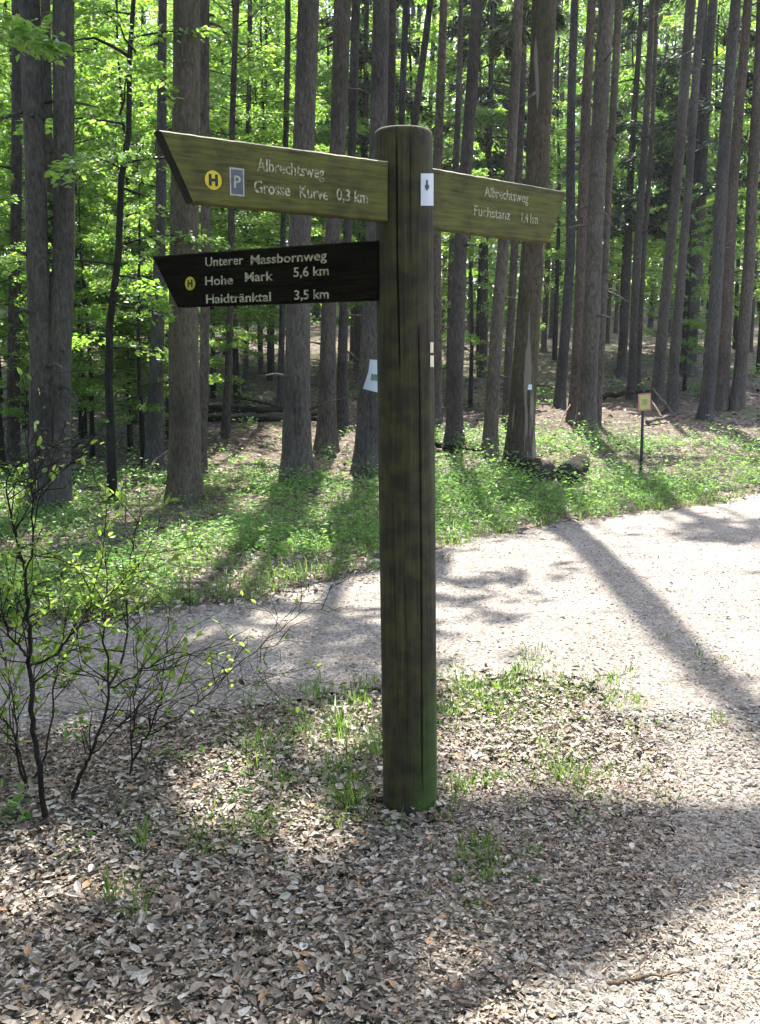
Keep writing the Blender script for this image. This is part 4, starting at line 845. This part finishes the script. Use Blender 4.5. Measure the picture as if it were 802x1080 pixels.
# board on the path side
Al = at_depth(456, 177, 3.48); Br = equal_z(598, 202, Al[2]); hR = Al[2] - at_depth(456, 240, 3.48)[2]
s = Board(np.array([*Al[:2], Al[2] - hR]), np.array([*Br[:2], Al[2] - hR]), hR, 0.04)
a2, _ = s.loc(580, 252)
outline_kind = {0: 'side', 1: 'side', 2: 'top', 3: 'side'}
s.plank([(0, 0), (a2, 0), (s.L, s.h), (0, s.h)], 0, 1, 2, None)
s.text('Albrechtsweg', 511, 207, span(s, 511, 207, 557, 214), 0.050, 8, 0.0); s.text('Fuchstanz', 500, 227, span(s, 500, 227, 538, 233), 0.050, 8, 0.0); s.text('1,4 km', 550, 234, span(s, 550, 234, 567, 237), 0.050, 8, 0.0)
o = s.mb.build('direction_board', mats_up, root, PB); o['label'] = 'olive board pointing along the gravel road'

# sticker and pale strips on the round post
def wrap_patch(name, px0, py0, px1, py1, mats_, off=0.0015, mark=None):
    mb = MB()
    def pt(px, py, off):
        r = ray(px, py); q = EYE - PB - np.array([0, 0, 0.0])
        # intersect the post's cylinder
        z = 0; 
        for _ in range(4):
            cxx = LX * (z / PH); ox, oy = q[0] - cxx, q[1]; A_ = r[0] ** 2 + r[1] ** 2; B_ = 2 * (ox * r[0] + oy * r[1]); rad_ = np.interp(z, [0, PH], [0.0985, 0.0965]); C_ = ox ** 2 + oy ** 2 - (rad_) ** 2
            D_ = max(B_ * B_ - 4 * A_ * C_, 0); t = (-B_ - math.sqrt(D_)) / (2 * A_); p = q + r * t; z = p[2]
        nn = np.array([p[0] - LX * z / PH, p[1], 0]); return p + nn / np.linalg.norm(nn) * off
    def grid(x0, y0, x1, y1, off, m_, nx_=6, ny_=4):
        V = [pt(x0 + (x1 - x0) * a / nx_, y0 + (y1 - y0) * b_ / ny_, off) for b_ in range(ny_ + 1) for a in range(nx_ + 1)]
        i_ = np.arange(ny_)[:, None] * (nx_ + 1); j_ = np.arange(nx_)[None]
        mb.add(V, np.stack([i_ + j_, i_ + nx_ + 1 + j_, i_ + nx_ + 2 + j_, i_ + j_ + 1], -1).reshape(-1, 4), m_)
    grid(px0, py0, px1, py1, off, 0)
    for mk in (mark or []): grid(*mk, off + 0.001, 1, 3, 3)
    return mb.build(name, mats_, root)
wrap_patch('sticker', 443.5, 183, 456.5, 217, [M['paper'], M['metal']], 0.003, [(448.6, 190, 450.6, 201), (447.6, 195, 451.8, 199)])
wrap_patch('pale_strip', 453, 361, 456.2, 372, [M['cream']], 0.004); wrap_patch('pale_strip', 453, 375, 456.6, 387, [M['cream']], 0.004)  # two small cream rectangles near the edge of the post

# ------------------------------------------------------------------ paper sheet, trail mark, small sign, logs
rt, P, d, rad = T11
def on_trunk(P, rad, px, py, off):
    Yc = P[0][1]; d_ = np.concatenate([[0], np.cumsum(np.linalg.norm(np.diff(P, axis=0), axis=1))])
    q = at_y(px, py, Yc); hz = q[2]; c = np.array([np.interp(hz, P[:, 2], P[:, k]) for k in range(3)]); rr_ = np.interp(hz, P[:, 2], rad) * 1.04
    for _ in range(4):
        dx = np.clip(q[0] - c[0], -rr_ * 0.995, rr_ * 0.995); yy = c[1] - math.sqrt(rr_ ** 2 - dx ** 2); q = at_y(px, py, yy)
    nn = unit(np.array([dx, yy - c[1], 0])); p = np.array([c[0] + dx, yy, q[2]]) + nn * off; return p
def trunk_patch(mb, P, rad, quad, off, m_, n_=6):
    (ax, ay), (bx, by), (cx_, cy2), (dx, dy) = quad; V = []
    for v_ in np.linspace(0, 1, n_ + 1):
        for u_ in np.linspace(0, 1, n_ + 1):
            x_ = (ax * (1 - u_) + bx * u_) * (1 - v_) + (dx * (1 - u_) + cx_ * u_) * v_; y_ = (ay * (1 - u_) + by * u_) * (1 - v_) + (dy * (1 - u_) + cy2 * u_) * v_; V.append(on_trunk(P, rad, x_, y_, off))
    i_ = np.arange(n_)[:, None] * (n_ + 1); j_ = np.arange(n_)[None]
    mb.add(V, np.stack([i_ + j_, i_ + n_ + 1 + j_, i_ + n_ + 2 + j_, i_ + j_ + 1], -1).reshape(-1, 4), m_)
mb = MB(); trunk_patch(mb, P, rad, [(390.5, 379), (402, 380), (402, 396), (389, 392)], 0.012, 0); trunk_patch(mb, P, rad, [(389, 392), (402, 396), (402, 415), (383.5, 410)], 0.012, 0); trunk_patch(mb, P, rad, [(392, 394), (400, 395.5), (400, 402), (391, 401)], 0.016, 1, 4)
o = mb.build('paper_notice', [M['paper'], M['greenprint']], None, on_trunk(P, rad, 392, 395, 0)); tag(o, 'white flared paper sheet wrapped on the trunk close behind the post', 'notice')
rt, P, d, rad = T19
mb = MB(); trunk_patch(mb, P, rad, [(555.5, 405.5), (560.8, 405.5), (560.8, 411), (555.5, 411)], 0.01, 0, 3)
mb.build('trail_mark', [M['white']], rt, rt.location)

B = ground(676, 505); root = thing('warning_sign', 'small yellow sign with pink border on a thin dark pole in the weeds', 'sign', B); Yw = B[1]
top = at_y(679, 409, Yw); mb = MB(); add_tube(mb, [(0, 0, -0.2), tuple((top - B) * 0.5), tuple(top - B)], [0.021, 0.02, 0.018], 10); mb.build('pole', M['metal'], root)
mb = MB(); c0 = at_y(679.5, 424, Yw) - B + np.array([0, -0.03, 0]); ux = unit(np.array([1, 0.25, 0.05])); vz = np.array([-0.04, 0, 1.0]); nz = unit(np.cross(ux, vz)); hw, hh = 0.092, 0.112
def slab(hw, hh, off, th_, m_):
    c = [c0 + ux * a * hw + vz * b_ * hh + nz * o_ for o_ in (off, off - th_) for a, b_ in ((-1, -1), (1, -1), (1, 1), (-1, 1))]
    mb.add(c, [[0, 1, 2, 3], [7, 6, 5, 4], [0, 4, 5, 1], [1, 5, 6, 2], [2, 6, 7, 3], [3, 7, 4, 0]], m_, None, False)
slab(hw, hh, 0, 0.006, 0); slab(hw * 0.82, hh * 0.83, 0.002, 0.001, 1); slab(hw * 0.40, hh * 0.34, 0.0035, 0.001, 2)
mb.build('sign_plate', [M['pink'], M['signyellow'], plain('olive_smudge', (0.36, 0.34, 0.12), 0.6)], root)

def log(label, p0, p1, r_, name='log', mats_=None, ends=True, seed=1):
    p0, p1 = np.array(p0), np.array(p1); mb = MB(); m_ = 14; g = np.random.default_rng(seed); L = np.linalg.norm(p1 - p0)
    pts = p0 + (p1 - p0) * np.linspace(0, 1, m_)[:, None] + g.normal(0, 0.08 * r_, (m_, 3)); V, F, C = tube(pts, r_ * np.linspace(1.0, 0.88, m_), 22, True, 0.03, seed)
    mb.add(V, F, 0); mb.T.append((C, 1, True)); ctr = (p0 + p1) / 2
    o = mb.build(name, mats_ or [M['darkwood'], M['endgrain']], None, ctr); return tag(o, label, 'log', 'cut logs lying in the undergrowth')
B = ground(583, 512); dp = (B - EYE) @ FW; r_ = 12 / FPX * dp
for k, (pxx, lab) in enumerate([(577, 'dark cut log lying on the side of the scarred spruce'), (599, 'dark cut log with round end on the side of the yellow sign')]):
    c = at_y(pxx, 499, B[1]); p0 = np.array([c[0], c[1], float(terrain(c[0], c[1])) + r_ * 1.05]); p1 = p0 + np.array([0.35 * (1 if k else -1), 0.9, 0.04]); log(lab, p0, p1, r_, seed=4 + k)
def pole(label, pix, r0, name='fallen_branch', m_='deadwood', cat='branch', seed=1, lift=0.05, group='dead wood lying between the trunks'):
    g = np.random.default_rng(seed); pts = []
    for (x_, y_, up) in pix:
        q = ground(x_, y_); q = q.copy(); q[2] += up; pts.append(q)
    pts = np.array(pts); u = np.linspace(0, 1, 12); pts = np.stack([np.interp(u, np.linspace(0, 1, len(pts)), pts[:, k]) for k in range(3)], -1); pts[1:-1] += g.normal(0, 0.25 * r0, (10, 3)); pts[:, 2] += lift
    mb = MB(); add_tube(mb, pts, r0 * np.linspace(1, 0.45, 12), 9, 0, None, 0.06, seed); o = mb.build(name, M[m_], None, pts.mean(0)); return tag(o, label, cat, group)
pole('upper of two long dark fallen logs on the slope below the black board', [(205, 438, .05), (270, 437, .05), (345, 441, .05)], 0.085, 'fallen_log', 'darkwood', 'log', 2)
pole('lower of two long dark fallen logs on the slope below the black board', [(212, 446, .03), (280, 446, .03), (352, 449, .03)], 0.07, 'fallen_log', 'darkwood', 'log', 3)
pole('thin pole leaning up the slope above the fallen logs', [(243, 421, .05), (268, 428, .05), (292, 433, .05)], 0.04, 'fallen_branch', 'darkwood', 'branch', 4)
pole('dark log at the foot of the reddish brown spruce', [(452, 474, .03), (478, 477, .03), (506, 480, .03)], 0.055, 'fallen_log', 'darkwood', 'log', 5)
pole('long grey log on the slope ending behind the yellow sign', [(632, 424, .08), (655, 422, .08), (690, 419, .1)], 0.07, 'fallen_log', 'darkwood', 'log', 6)
pole('pale stick rising steeply from the brush pile by the yellow sign', [(712, 442, .0), (700, 440, .25), (688, 438, .5)], 0.035, seed=7)
pole('pale stick lying flat at the bottom of the brush pile', [(682, 449, .02), (700, 446, .05), (716, 443, .08)], 0.04, seed=8)
pole('short crooked stick crossing the brush pile', [(698, 446, .05), (690, 441, .2), (684, 437, .3)], 0.025, seed=9)
pole('forked twig standing out before the paired trunks', [(585, 462, .0), (593, 455, .2), (601, 450, .35)], 0.022, seed=10)
pole('sunlit bent branch beside the foot of the thick brown spruce', [(152, 512, .0), (165, 504, .2), (182, 500, .28)], 0.018, seed=11)
pole('dry twig lying on the leaves in front of the post', [(415, 1000, .0), (435, 995, .005), (462, 985, .0)], 0.004, 'twig', 'deadwood', 'twig', 12, 0.018, 'twigs on the ground')
pole('long stick lying at the sunny edge of the gravel', [(640, 1046, .0), (690, 1040, .01), (752, 1033, .0)], 0.007, 'twig', 'deadwood', 'twig', 13, 0.022, 'twigs on the ground')

# ------------------------------------------------------------------ leafy shrubs in front
def shrub(label, base_px, stems, seed, nleaf, leaf_zone):
    g = np.random.default_rng(seed); B = ground(*base_px); root = thing('shrub', label, 'shrub', B, 'bare-stemmed shrubs by the road'); wd, lf = MB(), MB(); tips = []
    for (pix, r0, r1, dy) in stems:
        m_ = len(pix); pts = np.array([at_y(x_, y_, B[1] + dy * q / (m_ - 1)) for q, (x_, y_) in enumerate(pix)])
        if tuple(pix[0]) == tuple(base_px): pts[0] = B - [0, 0, 0.03]
        u = np.linspace(0, 1, m_ * 3); pts = np.stack([np.interp(u, np.linspace(0, 1, m_), pts[:, k]) for k in range(3)], -1); pts[1:] += g.normal(0, 0.004, (len(pts) - 1, 3))
        rd = np.linspace(r0, r1, len(pts)) * 0.66; add_tube(wd, pts - B, rd, 7, 0, None, 0.06, seed)
        L = np.linalg.norm(np.diff(pts, axis=0), axis=1).sum(); nt_ = int(7 + L * 15)
        for _ in range(nt_):   # side twigs
            q = 0.3 + 0.7 * g.random(); c = np.array([np.interp(q, u, pts[:, k]) for k in range(3)]); ax = unit(pts[min(int(q * len(pts)) + 1, len(pts) - 1)] - pts[max(int(q * len(pts)) - 1, 0)])
            dr = unit(ax * 0.6 + g.normal(0, 0.75, 3) * [1, 1, 0.6] + [0, 0, 0.15]); ln = 0.12 + 0.28 * g.random(); kink = g.normal(0, 0.025, (4, 3)); kink[0] = 0
            tw = c + dr * (np.linspace(0, ln, 4))[:, None] + np.cumsum(kink, 0); add_tube(wd, tw - B, np.linspace(min(0.0026, np.interp(q, u, rd) * 0.7), 0.001, 4), 5); tips.append(tw)
            if g.random() < 0.7:
                dr2 = unit(dr + g.normal(0, 0.6, 3)); t2 = tw[1] + dr2 * np.linspace(0, ln * 0.6, 3)[:, None] + np.vstack([[0, 0, 0], g.normal(0, 0.015, (2, 3))]); add_tube(wd, t2 - B, [0.0018, 0.0014, 0.0008], 4); tips.append(t2)
    Pl, Dl = [], []
    for tw in tips:
        m_ = g.poisson(nleaf)
        tpx, tpy, _ = project(tw[-1][None])
        f = leaf_zone(float(tpx[0]), float(tpy[0]))
        for _ in range(m_):
            if g.random() > f: continue
            q = 0.35 + 0.65 * g.random(); x_ = np.array([np.interp(q, np.linspace(0, 1, len(tw)), tw[:, k]) for k in range(3)]); Pl.append(x_); Dl.append(unit(tw[-1] - tw[0]) + g.normal(0, 0.6, 3))
    if Pl:
        Pl, Dl = np.array(Pl) - B, np.array(Dl); m_ = len(Pl); ll = 0.014 + 0.026 * g.random(m_) ** 1.3
        leaves(lf, Pl, Dl, unit(np.array([0, -0.15, 1.0]) + g.normal(0, 0.5, (m_, 3))), ll, ll * 0.62, np.clip(g.normal(0.6, 0.25, m_), 0, 1), 0, 0.14, 8); lf.build('foliage', M['shrubleaf'], root)
    if seed == 203:
        db = MB(); c = at_y(250, 716, B[1] + 0.3) - B
        leaves(db, np.array([c, c + [0.01, 0, 0.004]]), np.array([[-0.6, 0, -0.8], [0.5, 0.2, -0.8]]), unit(np.array([[0.2, -0.9, 0.3], [-0.3, -0.8, 0.3]])), np.array([0.05, 0.042]), np.array([0.03, 0.024]), np.array([0.96, 0.1]), 0, 0.3, 8); o_ = db.build('dead_leaf', M['litter'], root); o_['label'] = 'withered brown leaf hanging from a twig'
    wd.build('stems', M['twig'], root)
zone = lambda x_, y_: 0.12 if y_ < 510 else 0.95 if (y_ < 700 and x_ < 240) else (0.55 if x_ < 130 and y_ < 760 else (0.20 if y_ < 790 else 0.05))
shrub('tallest bare shrub with a forked dark stem, nearest the camera', (47, 870), [
    ([(47, 870), (43, 820), (37, 780), (34, 740), (32, 700), (30, 660), (27, 625), (23, 590), (20, 575), (12, 545), (4, 515)], 0.017, 0.005, 0.15),
    ([(32, 702), (45, 697), (62, 688), (75, 672), (90, 655), (104, 640), (122, 618)], 0.009, 0.003, 0.2), ([(30, 692), (20, 684), (10, 670), (2, 645), (-8, 620)], 0.008, 0.003, -0.1),
    ([(27, 610), (33, 585), (35, 565), (33, 535), (33, 500), (28, 470), (30, 430)], 0.006, 0.002, -0.1), ([(35, 585), (60, 590), (90, 598), (120, 600)], 0.004, 0.0015, 0.2), ([(4, 515), (10, 500), (22, 490), (38, 485)], 0.004, 0.001, 0.0)], 201, 9, zone)
shrub('slanting shrub with stems fanning out over the road edge', (72, 850), [
    ([(72, 850), (82, 826), (90, 806), (97, 795), (107, 772), (115, 735), (113, 705), (110, 650), (113, 620), (110, 590)], 0.012, 0.003, 0.2),
    ([(115, 725), (128, 720), (148, 710), (170, 695), (188, 688), (215, 690), (240, 700)], 0.006, 0.0015, 0.25), ([(116, 722), (126, 705), (133, 672), (135, 640), (138, 590), (142, 560)], 0.008, 0.002, 0.35),
    ([(97, 795), (120, 772), (145, 745), (160, 725)], 0.005, 0.0015, 0.2)], 202, 8, zone)
shrub('low many-twigged shrub reaching out over the gravel with a brown leaf', (137, 820), [
    ([(137, 820), (139, 790), (141, 760), (143, 735), (147, 715)], 0.007, 0.002, 0.1), ([(138, 810), (150, 785), (158, 770), (170, 740), (173, 712), (174, 680), (180, 640)], 0.007, 0.002, 0.2),
    ([(155, 776), (175, 765), (200, 748), (215, 735), (240, 712), (270, 685), (300, 660), (330, 637), (350, 620)], 0.006, 0.001, 0.5), ([(215, 735), (240, 722), (262, 716), (290, 712)], 0.003, 0.001, 0.3)], 203, 4.5, zone)
shrub('thin shrub crouching behind the forked one at the picture edge', (30, 835), [
    ([(30, 835), (22, 810), (12, 770), (4, 760), (-10, 740)], 0.009, 0.003, 0.1), ([(28, 825), (20, 790), (14, 740), (8, 700), (-2, 670)], 0.007, 0.002, 0.2), ([(30, 833), (48, 800), (55, 760), (58, 715), (66, 680), (70, 640), (60, 600)], 0.008, 0.002, 0.4)], 204, 12, zone)

# ------------------------------------------------------------------ thin forest haze
mb = MB(); c = np.array([[x_, y_, z_] for z_ in (-2.5, 56) for y_ in (-70, 210) for x_ in (-150, 150)], float)
mb.add(c, [[0, 2, 3, 1], [4, 5, 7, 6], [0, 1, 5, 4], [2, 6, 7, 3], [0, 4, 6, 2], [1, 3, 7, 5]], 0, None, False)
hm = bpy.data.materials.new('haze_air'); hm.use_nodes = True; hm.node_tree.nodes.clear()
pv = hm.node_tree.nodes.new('ShaderNodeVolumePrincipled'); pv.inputs['Density'].default_value = 0.0004; pv.inputs['Color'].default_value = (0.86, 0.92, 1.0, 1); pv.inputs['Anisotropy'].default_value = 0.3
ho = hm.node_tree.nodes.new('ShaderNodeOutputMaterial'); hm.node_tree.links.new(pv.outputs[0], ho.inputs['Volume'])
o = mb.build('haze', hm); o['kind'] = 'stuff'; o['label'] = 'thin bluish haze between the far trunks'
cy.volume_bounces = 0
